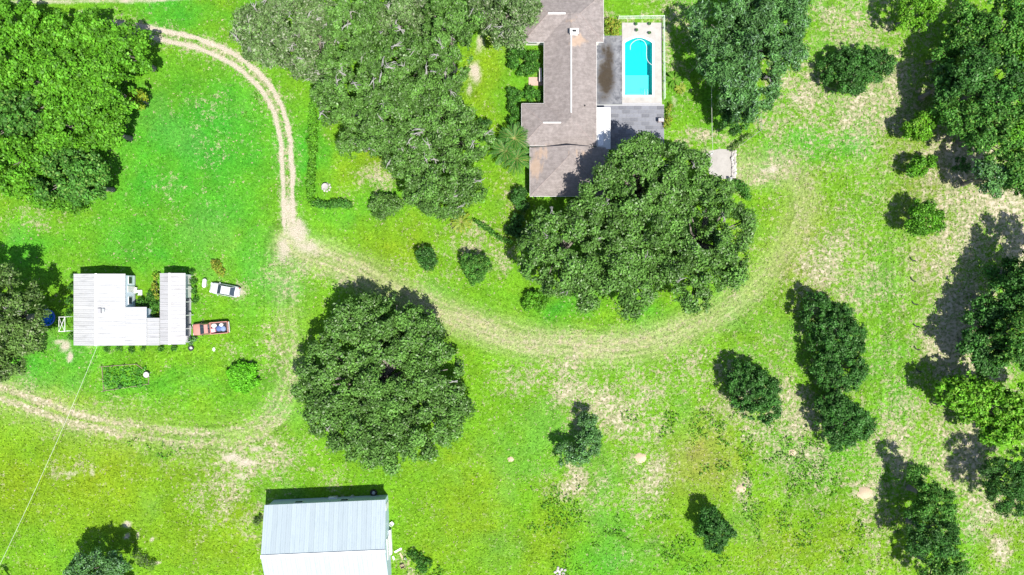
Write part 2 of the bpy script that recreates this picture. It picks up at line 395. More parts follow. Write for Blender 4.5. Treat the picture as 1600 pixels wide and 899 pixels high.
def submesh(name, sel, kind='structure'):
    q = quads[sel]; used, inv = np.unique(q, return_inverse=True)
    VV = V[used]; q = inv.reshape(-1, 4)
    cols = F['col'].reshape(-1, 3)[used]; at = {k: F[k].ravel()[used] for k in ('dry', 'sand', 'weed')}
    if name == 'ground':
        b = len(VV); R = 3000.0
        ring = [(-GX,-GY),(GX,-GY),(GX,GY),(-GX,GY),(-R,-R),(R,-R),(R,R),(-R,R)]
        VV = np.vstack([VV, [(a, c_, -0.004) for a, c_ in ring]])
        q = np.vstack([q, [(b+0,b+4,b+5,b+1),(b+1,b+5,b+6,b+2),(b+2,b+6,b+7,b+3),(b+3,b+7,b+4,b+0)]])
        cols = np.vstack([cols, [(.075,.17,.012)] * 8]); at = {k: np.concatenate([a_, [.2 if k == 'dry' else 0.] * 8]) for k, a_ in at.items()}
    me = mesh_np(name, VV, q)
    a = me.attributes.new("Col", 'FLOAT_COLOR', 'POINT'); a.data.foreach_set('color', np.hstack([cols, np.ones((len(cols), 1))]).astype(np.float32).ravel())
    for k_, a_ in at.items():
        t = me.attributes.new(k_, 'FLOAT', 'POINT'); t.data.foreach_set('value', a_.astype(np.float32).ravel())
    o = link(name, me, M['ground']); tag(o, kind=kind); return o
submesh('ground', rest)
submesh('dirt_drive', drive)
submesh('worn_grass_track', worn)

# real grass and weeds standing on the sheet
m = bpy.data.materials.new("grass_blade"); n = NT(m); n.done(n.bsdf(n.attr("leafcol", 0), .9, None, 0, .05)); M['blade'] = m
def leafmesh(name, Pn, Nn, l, w, cols, rng, parent=None, droop=.25, kind=None, mat=None):
    k = len(Pn)
    Nn = Nn / np.linalg.norm(Nn, axis=1, keepdims=True)
    r = rng.normal(size=(k, 3)); t = r - (r * Nn).sum(1, keepdims=True) * Nn; t /= np.linalg.norm(t, axis=1, keepdims=True)
    bb = np.cross(Nn, t)
    l = np.broadcast_to(np.asarray(l, float).reshape(-1, 1), (k, 1)); w = np.broadcast_to(np.asarray(w, float).reshape(-1, 1), (k, 1))
    V = np.stack([Pn + t * l - Nn * l * droop, Pn + bb * w, Pn - t * l - Nn * l * droop, Pn - bb * w], 1).reshape(-1, 3)
    me = mesh_np(name, V, np.arange(4 * k).reshape(-1, 4))
    a = me.attributes.new("leafcol", 'FLOAT_COLOR', 'FACE')
    a.data.foreach_set('color', np.hstack([np.clip(cols, 0.002, .9), np.ones((k, 1))]).astype(np.float32).ravel())
    o = link(name, me, mat or M['leaf'], parent)
    if kind: tag(o, kind=kind)
    return o
def grass():
    rng = np.random.default_rng(3)
    k = 150000
    x = rng.uniform(-84, 84, k); y = rng.uniform(-48, 48, k); u = x * 10 + 800; v = 449.5 - y * 10
    f = fields(u, v)
    keep = (f['sand'] + (rng.random(k) - .5) * .4 < .45) & ~((u > 800) & (u < 1040) & (v > -30) & (v < 310) & ((u > 925) | (v < 235))) & ~((u>108)&(u<300)&(v>420)&(v<545)) & ~((u > 1100) & (u < 1150) & (v > 230) & (v < 282)) & ~((u > 420) & (u < 612) & (v > 765))
    keep &= rng.random(k) > f['dry'] * .75
    x, y, u, v = x[keep], y[keep], u[keep], v[keep]; col = f['col'][keep]; dr = f['dry'][keep][:, None]; k = len(x)
    col = col * rng.uniform(.62, 1.45, (k, 1)); pale = rng.random((k, 1)) < .14; col = np.where(pale, col * 1.1 + np.array((.03, .045, .010)), col)
    st = np.array((.27, .245, .145)); mixf = np.where(rng.random((k, 1)) < .02 + dr * .6, rng.uniform(.4, 1, (k, 1)), 0)
    col = col + mixf * (st - col)
    N = rng.normal(size=(k, 3)) * .38; N[:, 2] = 1
    Pn = np.stack([x, y, rng.uniform(.03, .10, k)], 1)
    o = leafmesh('grass', Pn, N, rng.uniform(.10, .26, k), rng.uniform(.05, .13, k), col, rng, droop=.1, mat=M['blade'])
    tag(o, 'bright green lawn grass covering the fields around the houses', 'grass', kind='stuff')
    # taller weeds in the rough patches
    k = 170000
    x = rng.uniform(-84, 84, k); y = rng.uniform(-46, 46, k); u = x * 10 + 800; v = 449.5 - y * 10
    f = fields(u, v)
    cl = fbm(u, v, 20, 141, 4)
    keep = (f['weed'] > .15) & (cl + f['weed'] * .30 > .68)
    x, y, cl = x[keep], y[keep], cl[keep]; k = len(x)
    N = rng.normal(size=(k, 3)) * .6; N[:, 2] = 1
    col = np.array((.055, .20, .010)) * rng.uniform(.4, 1.4, (k, 1)) + np.array((.04, .03, 0)) * rng.random((k, 1))
    o = leafmesh('weeds', np.stack([x, y, rng.uniform(.08, .45, k)], 1), N, rng.uniform(.12, .26, k), rng.uniform(.06, .13, k), col, rng)
    tag(o, 'dark green broad-leaved weeds in the rough grass', 'weeds', kind='stuff')
grass()

# ------------------------------------------------------------------ trees
PAL = {  # mean leaf colour, spread of single leaves, share and colour of odd leaves
    'oak':    ((.080, .178, .030), .38, 0.08, (.19, .27, .13)),
    'mossy':  ((.096, .172, .048), .38, 0.17, (.22, .26, .16)),
    'olive':  ((.080, .150, .030), .38, 0.08, (.19, .23, .12)),
    'bright': ((.070, .215, .010), .38, 0.15, (.120, .30, .020)),
    'neon':   ((.085, .235, .010), .45, .18, (.16, .30, .03)),
    'lime':   ((.090, .330, .010), .30, .25, (.13, .40, .02)),
    'yellow': ((.130, .220, .012), .45, .25, (.25, .28, .02)),
    'dark':   ((.036, .118, .017), .38, 0.08, (.10, .20, .06)),
    'green':  ((.050, .155, .018), .38, 0.13, (.13, .25, .04)),
    'teal':   ((.074, .182, .044), .38, 0.11, (.17, .28, .16)),
    'shrub':  ((.040, .135, .014), .55, .12, (.09, .20, .03)),
    'croton': ((.13, .22, .018), .50, .35, (.30, .29, .04)),
}
def tree(name, cat, label, kind, H, blobs, seed, group=None, s=None, leaf=(.27, .15), dens=17, base=0.12, moss=0, flat=.72, trunk=True):
    rng = np.random.default_rng(seed); rnd = random.Random(seed)
    hc = H * .72
    B = []
    for px, py, r in blobs:
        q = P(px, py, hc); B.append([q.x, q.y, r * .1 * (1 - hc / CAM_H)])
    B = np.array(B)
    wgt = B[:, 2] ** 2
    cx, cy = (B[:, 0] * wgt).sum() / wgt.sum(), (B[:, 1] * wgt).sum() / wgt.sum()
    root = thing(name, label, cat, (cx, cy, 0), 0, group)
    B[:, 0] -= cx; B[:, 1] -= cy
    ext = max(np.hypot(B[:, 0], B[:, 1]) + B[:, 2])
    lob = []
    blobc = []
    for bx, by, R in B:
        off = math.hypot(bx, by) / ext
        top = H * (1 - .28 * off) * rng.uniform(.93, 1.03)
        Rz = min(R * flat, top * (1 - base) * .62)
        zc = top - Rz
        blobc.append((bx, by, zc, R, Rz))
        ss = s or max(.38, min(1.15, R * .30))
        k = int(2.5 * (R / ss) ** 2) + 5
        i = np.arange(k) + .5
        z = 1 - 1.35 * i / k; ph = i * 2.39996 + rng.random() * 6
        rr = np.sqrt(np.clip(1 - z * z, 0, 1))
        d = np.stack([np.cos(ph) * rr, np.sin(ph) * rr, z], 1) + rng.normal(size=(k, 3)) * .22
        d /= np.linalg.norm(d, axis=1, keepdims=True)
        sc = rng.uniform(.54, 1.08, k)[:, None]
        c = np.array((bx, by, zc)) + d * np.array((R - .45 * ss, R - .45 * ss, Rz)) * sc
        r = ss * (.45 + .85 * rng.random(k) ** 1.3)
        for p, q in zip(c, r):
            lob.append((p[0], p[1], max(p[2], .5 * q + base * H * .3), q))
    L = np.array(lob)
    # drop lobes buried under another blob
    keep = np.ones(len(L), bool)
    for bx, by, zc, R, Rz in blobc:
        e = ((L[:, 0] - bx) / R) ** 2 + ((L[:, 1] - by) / R) ** 2 + ((L[:, 2] - zc) / Rz) ** 2
        keep &= ~(e < .30)
    L = L[keep]
    mean, spread, odd, oddc = PAL[kind]
    PP, NN, CC = [], [], []
    for x, y, z, r in L:
        k = max(8, int(dens * 15.0 * r * r))
        d = rng.normal(size=(k, 3)); d[:, 2] += .35; d /= np.linalg.norm(d, axis=1, keepdims=True)
        rad = r * (rng.uniform(.40, 1.06, k) + .40 * rng.random(k) ** 5)
        p = np.array((x, y, z)) + d * rad[:, None] * np.array((1, 1, .8))
        PP.append(p); NN.append(d * .85 + np.array((0, 0, .25)) + rng.normal(size=(k, 3)) * .50)
        tint = rng.uniform(.68, 1.38)
        c = np.array(mean) * tint * (1 + spread * (rng.random((k, 1)) * 2 - 1))
        o = rng.random(k) < odd * rng.uniform(.3, 1.7)
        c[o] = np.array(oddc) * rng.uniform(.7, 1.3, (o.sum(), 1))
        CC.append(c)
    PP = np.vstack(PP); NN = np.vstack(NN); CC = np.vstack(CC)
    keep = PP[:, 2] > .06
    for x, y, z, r in L:
        dx = PP - np.array((x, y, z))
        keep &= (dx * dx).sum(1) > (.34 * r) ** 2
    if ext > 3:
        gap = fbm((PP[:, 0] + cx) * 10 + 3000, (PP[:, 1] + cy) * 10 + 3000, 24 if s and s > .9 else 17, seed, 3)
        zt = np.interp(np.hypot(PP[:, 0], PP[:, 1]) / ext, [0, 1], [H * .80, H * .42])
        keep &= ~((gap > .67 + .06 * rng.random(len(PP))) & (PP[:, 2] > zt - H * .05))
    PP, NN, CC = PP[keep], NN[keep], CC[keep]
    k = len(PP)
    sz = rng.uniform(.65, 1.3, k)
    leafmesh('crown', PP, NN, .74 * leaf[0] * sz, .74 * leaf[1] * sz, CC, rng, root)
    if trunk:
        tr = MB(); r0 = max(.05, .028 * H + .012 * ext * 2)
        th = min(H * .32, 3.2)
        kx, ky = rnd.uniform(-.2, .2), rnd.uniform(-.2, .2)
        tr.tube([(0,0,-.1),(0,0,.15),(kx*.5,ky*.5,th*.5),(kx,ky,th)], [r0*1.5, r0*1.1, r0*.95, r0*.85], 9)
        tr.build('trunk', M['bark'], root, True)
        lm = MB()
        for bx, by, zc, R, Rz in blobc:
            for j in range(3 if R > 2 else 1):
                a = rnd.uniform(0, 6.28); q = R * (.55 if j else .2)
                e = Vector((bx + math.cos(a) * q, by + math.sin(a) * q, zc + Rz * .0)); m0 = Vector((kx, ky, th * .92))
                md = m0.lerp(e, .5) + Vector((rnd.uniform(-.4,.4)*R*.3, rnd.uniform(-.4,.4)*R*.3, .02 * H))
                lm.tube([m0, m0.lerp(md, .5) + Vector((0,0,.05*H)), md, e], [r0*.55, r0*.42, r0*.28, r0*.1], 6)
        lm.build('limbs', M['bark'], root, True)
    if moss:
        bm_ = MB()
        for j in range(int(moss * .42)):
            bx, by, zc, R, Rz = rnd.choice(blobc)
            a = rnd.uniform(0, 6.28); q = R * rnd.uniform(.1, .85); zz = zc + Rz * math.sqrt(max(0, 1 - (q / R) ** 2)) * .9
            p = Vector((bx + math.cos(a) * q, by + math.sin(a) * q, zz)); h = rnd.uniform(0, 6.28)
            for t in range(rnd.choice((2, 3, 4))):
                g = h + rnd.uniform(-.9, .9); ln = rnd.uniform(.5, 1.3)
                d = Vector((math.cos(g), math.sin(g), rnd.uniform(-.1, .25)))
                kn = p + d * ln * .5 + Vector((rnd.uniform(-.2,.2), rnd.uniform(-.2,.2), .1))
                bm_.tube([p - d * .5 - Vector((0,0,.5)), p, kn, p + d * ln], [.08, .07, .05, .02], 4)
        tag(bm_.build('bare_branches', M['branch'], root), kind='stuff')
    return root

G_NW = 'trees of the bright green grove in the north-west corner'
G_OAK = 'grey-green oaks west of the shingled house'
G_E = 'trees of the dark woodland along the east edge'
G_SM = 'small scattered trees in the eastern pasture'
sd = 100
def T(*a, **k):
    global sd; sd += 1
    return tree(*a, seed=sd, **k)
nwk = dict(group=G_NW, s=.92, leaf=(.30, .19), dens=13)
T('broadleaf_tree','tree','bright green tree filling the top left corner of the grove','bright',9,[(18,35,40),(52,42,36),(-15,40,40)],**nwk)
T('broadleaf_tree','tree','bright green tree on the grove top edge, second from the left corner','bright',9,[(100,48,38),(78,78,30),(118,72,28)],**nwk)
T('broadleaf_tree','tree','dark-tipped green tree at the grove top edge above the dirt track end','bright',9.5,[(152,42,30),(138,65,30),(165,70,26)],**nwk)
T('broadleaf_tree','tree','green tree at the north-east corner of the grove touching the two-rut drive','bright',10,[(202,68,31),(212,92,24),(190,98,26)],**nwk)
T('broadleaf_tree','tree','yellowish green tree on the left frame edge below the corner tree','bright',10,[(20,105,42),(50,120,34),(-20,110,36)],**nwk)
T('broadleaf_tree','tree','dense green tree in the middle of the grove upper half','bright',11,[(100,115,40),(78,140,30),(125,135,30)],**nwk)
T('broadleaf_tree','tree','tall green tree on the grove right side with deep shadow on its right flank','bright',11,[(160,115,34),(180,140,34),(150,160,30)],**nwk)
T('broadleaf_tree','tree','small lime yellow tree standing just off the grove right side','yellow',4,[(213,155,15),(222,152,9)],group=G_NW,s=.5,leaf=(.2,.12),dens=24)
T('broadleaf_tree','tree','pale emerald tree on the left frame edge at mid height of the grove','green',10,[(25,180,45),(55,165,30),(-20,190,40)],**nwk)
T('broadleaf_tree','tree','bright tree in the centre of the grove lower half','bright',10,[(100,190,42),(125,175,30),(85,215,30)],**nwk)
T('broadleaf_tree','tree','lime tinted tree at the lower right bulge of the grove','bright',9,[(165,195,32),(185,180,20),(172,222,18),(145,225,20)],**nwk)
T('broadleaf_tree','tree','green tree on the left frame edge near the bottom of the grove','bright',9.5,[(20,250,44),(55,240,34),(-20,255,40)],**nwk)
T('broadleaf_tree','tree','dark gapped tree at the bottom of the grove right of the edge tree','green',9,[(95,258,40),(118,278,34),(80,285,30)],**nwk)
T('broadleaf_tree','tree','dark leaved tree at the south-east tip of the grove','green',8.5,[(140,272,30),(148,300,24),(125,305,20)],**nwk)
T('broadleaf_tree','tree','low bright tree on the bottom fringe of the grove','bright',6,[(70,302,26),(45,290,24),(105,312,22),(15,290,20)],**nwk)
ok = dict(group=G_OAK, s=.95, leaf=(.27, .13), dens=18)
T('oak_tree','tree','mossy grey oak beside the bend of the two-rut drive','mossy',11,[(392,40,36),(420,72,36),(450,40,42),(395,75,24),(455,82,30),(440,5,40)],moss=36,**ok)
T('oak_tree','tree','grey mossy oak overhanging the top end of the clipped hedge','mossy',9,[(492,62,36),(478,102,26),(505,110,26),(500,20,36)],moss=26,**ok)
T('oak_tree','tree','grey-green oak at the top edge right of the mossy pair','oak',12,[(545,45,42),(560,85,40),(530,90,34),(570,15,36)],moss=18,**ok)
T('oak_tree','tree','oak with its crown over the lawn right of the hedge','oak',11,[(540,140,40),(522,168,28),(560,170,34),(512,150,26)],moss=16,**ok)
T('oak_tree','tree','pale sparse crown oak at the top edge with light leaves','mossy',10,[(620,18,36),(655,28,36),(600,45,24)],moss=12,**ok)
T('oak_tree','tree','large grey-green oak in the middle of the western oak mass','oak',13,[(620,85,48),(600,120,40),(655,110,48),(640,150,44)],moss=34,**ok)
T('oak_tree','tree','oak bordering the sandy yard strip on its left side','oak',12,[(700,65,42),(705,110,38),(690,150,40),(715,35,36),(690,15,34)],moss=20,**ok)
T('oak_tree','tree','oak with a lime patch near the centre of its crown','oak',12.5,[(600,175,44),(640,200,46),(590,210,34),(620,235,36)],moss=30,**ok)
T('oak_tree','tree','small rounded oak jutting over the lawn at the left of the mass','oak',8,[(556,220,28),(545,225,20),(575,225,22)],group=G_OAK,s=.8,leaf=(.2,.11),dens=24,moss=6)
T('oak_tree','tree','oak in the right flank of the mass facing the house palms','oak',12,[(700,195,44),(720,230,38),(745,220,26),(680,225,40)],moss=24,**ok)
T('oak_tree','tree','southernmost oak of the western mass above the dry palm','oak',12,[(690,275,46),(650,290,34),(725,285,34),(680,310,30),(700,318,24),(640,262,28)],moss=24,**ok)
T('oak_tree','tree','mossy oak leaning over the roof corner at the top edge','mossy',9,[(755,15,34),(790,20,34),(815,15,24),(800,55,24),(782,48,26),(832,5,16)],moss=20,**ok)
T('shrub','shrub','dark rounded bush on the lawn at the foot of the southernmost oak','oak',3.5,[(592,322,20),(610,318,18),(603,328,16)],s=.5,leaf=(.17,.09),dens=30)
T('shrub','shrub','dark pointed shrub beside the palms under the oak edge','dark',4,[(757,195,10),(760,212,12)],s=.45,leaf=(.17,.09),dens=30)
G_S = 'oaks crowding the south-east corner of the shingled house'
bk = dict(group=G_S, leaf=(.28, .15), dens=17, s=1.1)
T('oak_tree','tree','grey leaved oak below the lower roof with a sandy gap at its foot','oak',11,[(858,365,44),(890,395,46),(845,410,34),(905,430,38),(870,440,28),(830,385,26),(915,345,40),(918,468,18)],moss=10,**bk)
T('oak_tree','tree','massive oak shading the paved patio and the roof corner','oak',13,[(985,258,38),(1022,240,36),(1058,248,34),(940,306,34),(990,290,48),(1050,290,44),(960,345,48),(1015,340,48),(1085,262,30),(950,272,22),(1002,225,24)],moss=18,**bk)
T('oak_tree','tree','oak whose pointed crown tip reaches the worn track','oak',11,[(985,400,48),(1030,405,44),(960,430,36),(1000,450,34),(988,478,20)],moss=8,**bk)
T('oak_tree','tree','oak east of the patio oak bulging towards the loop of the track','oak',12,[(1105,330,44),(1140,350,38),(1095,380,46),(1140,395,34),(1110,425,38),(1075,430,36),(1080,468,24),(1150,430,18),(1128,300,28),(1060,350,40),(1165,345,14)],moss=10,**bk)
T('broadleaf_tree','tree','small lime green tree poking out between the oaks near the roof','green',10.5,[(958,292,20),(972,305,14)],s=.7,leaf=(.2,.12),dens=24)
T('oak_tree','tree','great round solitary oak between the track and the metal barn','oak',10.5,[(596,584,62),(600,608,44),(540,551,50),(570,491,34),(623,494,32),(503,556,34),(480,608,26),(543,506,28),(643,538,54),(678,596,46),(528,611,48),(668,661,48),(598,664,56),(543,676,46),(616,696,42),(588,701,34),(648,696,36),(503,656,30),(583,516,46),(493,586,30),(702,636,32),(653,516,32),(538,516,30),(498,636,30)],s=1.2,leaf=(.28,.15),dens=17,moss=6)
T('oak_tree','tree','wide feathery grey-green oak east of the swimming pool','teal',12,[(1125,35,44),(1180,30,50),(1230,35,38),(1135,85,42),(1185,90,48),(1230,85,32),(1155,130,38),(1195,140,34),(1165,165,26),(1210,0,50),(1245,10,26),(1130,120,30)],s=1.0,leaf=(.36,.11),dens=18,moss=6)
T('broadleaf_tree','tree','small deep green tree at the south tip of the pool-side oak','dark',6.5,[(1150,185,24),(1140,170,16),(1162,178,18)],s=.6,leaf=(.2,.11),dens=26)
T('oak_tree','tree','olive mossy oak on the left frame edge beside the white mobile home','olive',12.5,[(5,450,40),(32,490,36),(15,530,38),(-5,490,48),(8,572,28),(46,522,22),(-30,540,50),(-35,460,50)],s=.95,leaf=(.27,.14),dens=17,moss=30)
T('broadleaf_tree','tree','blue-green tree cut off by the bottom frame edge left of the barn','teal',8,[(150,890,34),(178,878,22),(120,895,24),(160,915,40)],s=.7,leaf=(.22,.11),dens=24)
# small ones
sm_ = dict(group=G_SM, s=.6, leaf=(.22, .12), dens=24)
T('broadleaf_tree','tree','wide dark green tree north of the yellow sapling, two merged crowns','dark',5,[(1322,108,34),(1345,98,31),(1378,96,27),(1335,125,25),(1320,85,16)],**sm_)
T('broadleaf_tree','tree','neon green tree at the top edge of the pasture by the wood','neon',7.5,[(1432,18,30),(1445,8,22),(1420,32,18)],group=G_SM,s=.6,leaf=(.2,.12),dens=24)
T('broadleaf_tree','tree','yellow-green sapling with its shadow to the left, against the wood','neon',5.2,[(1444,192,22),(1428,200,17),(1458,184,15),(1440,206,14)],group=G_SM,s=.5,leaf=(.24,.14),dens=26)
T('broadleaf_tree','tree','small round green tree, below the yellow-green sapling','bright',4.2,[(1440,258,19),(1430,262,12),(1452,252,13)],**sm_)
T('broadleaf_tree','tree','green tree at the top of the curved edging row','bright',5.5,[(1448,342,27),(1432,350,16),(1462,350,18),(1440,328,18)],**sm_)
T('broadleaf_tree','tree','upper and larger of the two touching dark trees in the pasture','dark',6.6,[(1308,515,43),(1326,530,34),(1288,492,31),(1296,538,29),(1280,478,22)],**sm_)
T('broadleaf_tree','tree','lower of the two touching dark trees in the pasture','dark',6,[(1316,582,36),(1300,580,29),(1335,575,25)],**sm_)
T('broadleaf_tree','tree','dark tree south of the touching pair','dark',6.3,[(1320,657,40),(1298,640,24),(1350,668,27),(1315,680,29),(1310,640,27)],**sm_)
T('broadleaf_tree','tree','dense dark tree standing alone west of the touching pair','dark',6.3,[(1181,616,40),(1158,590,24),(1172,600,29),(1198,638,29),(1195,610,27)],**sm_)
T('broadleaf_tree','tree','small dark tree with an oval shadow near the bottom of the pasture','dark',5.2,[(1118,832,25),(1108,812,19),(1112,822,20),(1132,832,18),(1120,852,16)],**sm_)
T('broadleaf_tree','tree','blue-green tree of three puffs beside the straw patch','teal',5,[(921,695,24),(918,662,16),(883,710,19),(905,712,16),(925,680,16)],group=G_SM,s=.6,leaf=(.2,.11),dens=26)
T('shrub','shrub','smaller of the two round shrubs between the house and the track','dark',3.4,[(666,404,17),(662,398,13),(670,410,12)],group='pair of round lawn shrubs',s=.42,leaf=(.16,.09),dens=34)
T('shrub','shrub','larger of the two round shrubs between the house and the track','green',4.6,[(743,422,21),(735,412,17),(752,415,17),(742,434,12)],group='pair of round lawn shrubs',s=.42,leaf=(.16,.09),dens=34)
T('shrub','shrub','round clipped bright green bush inside the farm track curve','lime',1.7,[(378,590,20),(369,582,14),(388,582,14),(379,602,13),(367,596,12),(391,596,12),(378,590,11)],s=.65,leaf=(.22,.15),dens=60,trunk=False,flat=.5)
T('shrub','shrub','yellow flowering clump of leaves above the pale sedan','croton',1.0,[(338,416,9),(344,424,8),(334,412,6)],s=.3,leaf=(.16,.07),dens=34)
# east woods
ek = dict(group=G_E, s=.85, leaf=(.28, .15), dens=16)
T('woodland_tree','tree','dark green tree at the top of the wood beside the neon tree','green',10,[(1518,38,34),(1500,70,24),(1535,62,26)],**ek)
T('woodland_tree','tree','tree in the top right corner of the wood','green',12,[(1580,28,44),(1555,55,30),(1610,60,40)],**ek)
T('woodland_tree','tree','small lit crown at the west face of the wood beside the deep shadow','green',7.5,[(1478,82,17),(1490,78,12)],**ek)
T('woodland_tree','tree','narrow rounded tree at the west face below the small lit crown','dark',8.5,[(1475,118,20),(1472,138,18),(1480,155,18)],**ek)
T('woodland_tree','tree','tall dark tree in the heart of the northern wood','dark',12,[(1518,105,32),(1530,135,28),(1505,130,26)],**ek)
T('woodland_tree','tree','deep green tree right of the heart of the northern wood','dark',12,[(1565,115,34),(1560,150,30),(1585,135,26)],**ek)
T('woodland_tree','tree','yellowish crown on the right frame edge of the northern wood','bright',12,[(1600,85,26),(1605,120,24),(1608,185,28),(1590,205,20)],**ek)
T('woodland_tree','tree','green tree at the lower west face of the northern wood','green',9,[(1490,172,24),(1505,195,26),(1515,175,22)],**ek)
T('woodland_tree','tree','broad tree near the bottom of the northern wood','green',11,[(1545,190,34),(1535,218,26),(1570,190,30),(1558,228,26)],**ek)
T('woodland_tree','tree','tree on the right frame edge at the bottom of the northern wood','green',11,[(1592,245,30),(1605,280,30),(1580,265,24)],**ek)
T('woodland_tree','tree','blue-green feathery tree at the south tip of the northern wood','teal',9,[(1548,278,24),(1562,290,18),(1535,265,18)],**ek)
T('shrub','shrub','dull dark bush west of the feathery blue-green tree','dark',3,[(1500,256,13),(1510,262,9)],s=.4,leaf=(.16,.09),dens=26)
T('woodland_tree','tree','dark tree at the right frame edge, topmost of the middle wood','dark',12,[(1625,440,42),(1650,400,45),(1600,470,26)],**ek)
T('woodland_tree','tree','dark tree at the north-west face of the middle wood, west of the topmost one','dark',8,[(1560,460,28),(1545,485,24),(1580,430,28),(1565,500,26)],**ek)
T('woodland_tree','tree','large green tree in the middle wood on the right frame edge','green',12,[(1590,520,36),(1575,548,30),(1610,545,34),(1610,490,30)],**ek)
T('woodland_tree','tree','dark lower tree on the west side of the middle wood','dark',8,[(1520,535,22),(1535,505,24),(1548,540,26),(1530,565,18),(1555,572,24),(1545,505,20)],**ek)
T('broadleaf_tree','tree','large-leaved lime green tree at the right below the middle wood','neon',8.5,[(1560,640,38),(1525,635,26),(1590,660,36),(1555,675,24),(1505,620,26),(1482,612,20),(1510,600,20),(1605,625,28),(1540,612,20)],group=G_E,s=.7,leaf=(.30,.20),dens=14)
T('conifer_tree','tree','bluish dark conifer on the right frame edge below the lime green tree','dark',9,[(1573,750,34),(1595,785,28),(1565,775,24),(1595,725,28),(1555,735,20)],group=G_E,s=.7,leaf=(.26,.07),dens=24)
T('broadleaf_tree','tree','upper tree of the south-east row, sunlit on its right side','green',8.5,[(1468,783,26),(1448,768,20),(1475,805,20),(1436,742,17),(1442,795,18)],group=G_E,s=.65,leaf=(.24,.11),dens=22)
T('broadleaf_tree','tree','darkest tree of the south-east row, between its two neighbours','dark',8.5,[(1460,836,34),(1440,825,26),(1482,830,22),(1436,852,20)],group=G_E,s=.7,leaf=(.22,.11),dens=22)
T('broadleaf_tree','tree','lowest tree of the south-east row, cut by the bottom frame edge','green',8,[(1485,885,30),(1460,890,24),(1470,905,30)],group=G_E,s=.7,leaf=(.22,.11),dens=22)
# bushes round the house and gardens
bu = dict(s=.42, leaf=(.17, .10), dens=30, trunk=True)
T('shrub','shrub','glossy bush in the corner under the white gable wall','shrub',2.2,[(803,88,12),(812,82,10),(802,100,9)],group='bushes along the west wall of the house',**bu)
T('shrub','shrub','biggest glossy bush against the west wall above the entrance step','shrub',2.6,[(827,92,13),(832,106,12),(822,108,12),(835,86,9)],group='bushes along the west wall of the house',**bu)
T('shrub','shrub','left clipped bush below the entrance path','shrub',1.8,[(802,145,10),(810,150,9),(803,155,8)],group='bushes along the west wall of the house',**bu)
T('shrub','shrub','right clipped bush below the entrance path, against the wall','shrub',1.9,[(830,143,10),(840,148,9),(826,152,8)],group='bushes along the west wall of the house',**bu)
T('shrub','shrub','strip of dark shrubbery beside the hip roof west corner','shrub',2.0,[(803,172,9),(802,186,9),(806,200,8),(800,160,7)],group='bushes along the west wall of the house',**bu)
T('shrub','shrub','dark bush in the oak shade left of the lower roof','dark',2.6,[(812,302,11),(815,318,12),(806,312,8)],**bu)
T('shrub','shrub','dark bush at the lower end of the diagonal hedge','dark',2.4,[(808,345,12),(800,358,10),(815,365,11)],**bu)
T('shrub','shrub','bright green shrub at the foot of the oak nearest the track','bright',2.2,[(832,466,14),(846,470,13),(840,478,10),(825,478,9)],**bu)
T('shrub','shrub','orange and lime leaved bush in the corner by the pool deck','croton',2.0,[(955,36,10),(960,48,9),(950,46,9),(963,36,7)],**bu)
T('shrub','shrub','yellowing weeds beside the patio edge under the wire','croton',1.0,[(1044,172,6),(1046,185,6),(1042,195,7),(1048,165,5)],s=.3,leaf=(.14,.07),dens=26)
T('shrub','shrub','pale leaved potted plant by the mobile home corner','teal',1.4,[(297,533,6),(303,530,5)],s=.3,leaf=(.15,.07),dens=30)
cg = dict(group='overgrown plants between the two white roofs', s=.35, leaf=(.17,.09), dens=28)
T('shrub','shrub','overgrown shrub beside the white steps of the mobile home','shrub',1.6,[(235,462,9),(228,474,9),(238,480,10),(220,472,7)],**cg)
T('shrub','shrub','yellow flowering plants by the carport wall','croton',1.3,[(240,448,7),(243,432,7),(244,462,6),(238,490,7)],**cg)
T('shrub','shrub','dark weedy bush under the short white link roof','green',1.3,[(236,492,8),(243,478,6)],**cg)
T('shrub','shrub','weedy bushes along the east side of the carport','shrub',1.2,[(303,455,6),(300,440,6),(305,470,5),(298,425,5)],s=.3,leaf=(.15,.08),dens=28,trunk=False)
T('shrub','shrub','leafy strip at the west wall of the mobile home','shrub',1.3,[(110,450,6),(108,470,7),(107,488,6),(112,432,5),(109,528,6)],s=.3,leaf=(.15,.08),dens=28,trunk=False)
T('shrub','shrub','row of low plants along the south eave of the mobile home','shrub',1.0,[(165,546,5),(185,546,5),(205,547,5),(225,546,5),(250,546,5),(270,545,5)],s=.28,leaf=(.14,.08),dens=28,trunk=False)
T('shrub','shrub','scrubby plants among the debris by the barn','shrub',1.2,[(655,875,10),(668,882,8),(645,866,8),(660,890,8)],s=.35,leaf=(.16,.09),dens=24)
T('shrub','shrub','dry weeds at the barn west wall','olive',1.2,[(400,818,6),(405,812,5)],s=.3,leaf=(.14,.07),dens=26)
T('shrub','shrub','pale dry scrub beside the tree at the bottom left','olive',1.4,[(222,878,10),(235,885,9),(210,868,8)],s=.35,leaf=(.15,.06),dens=16)

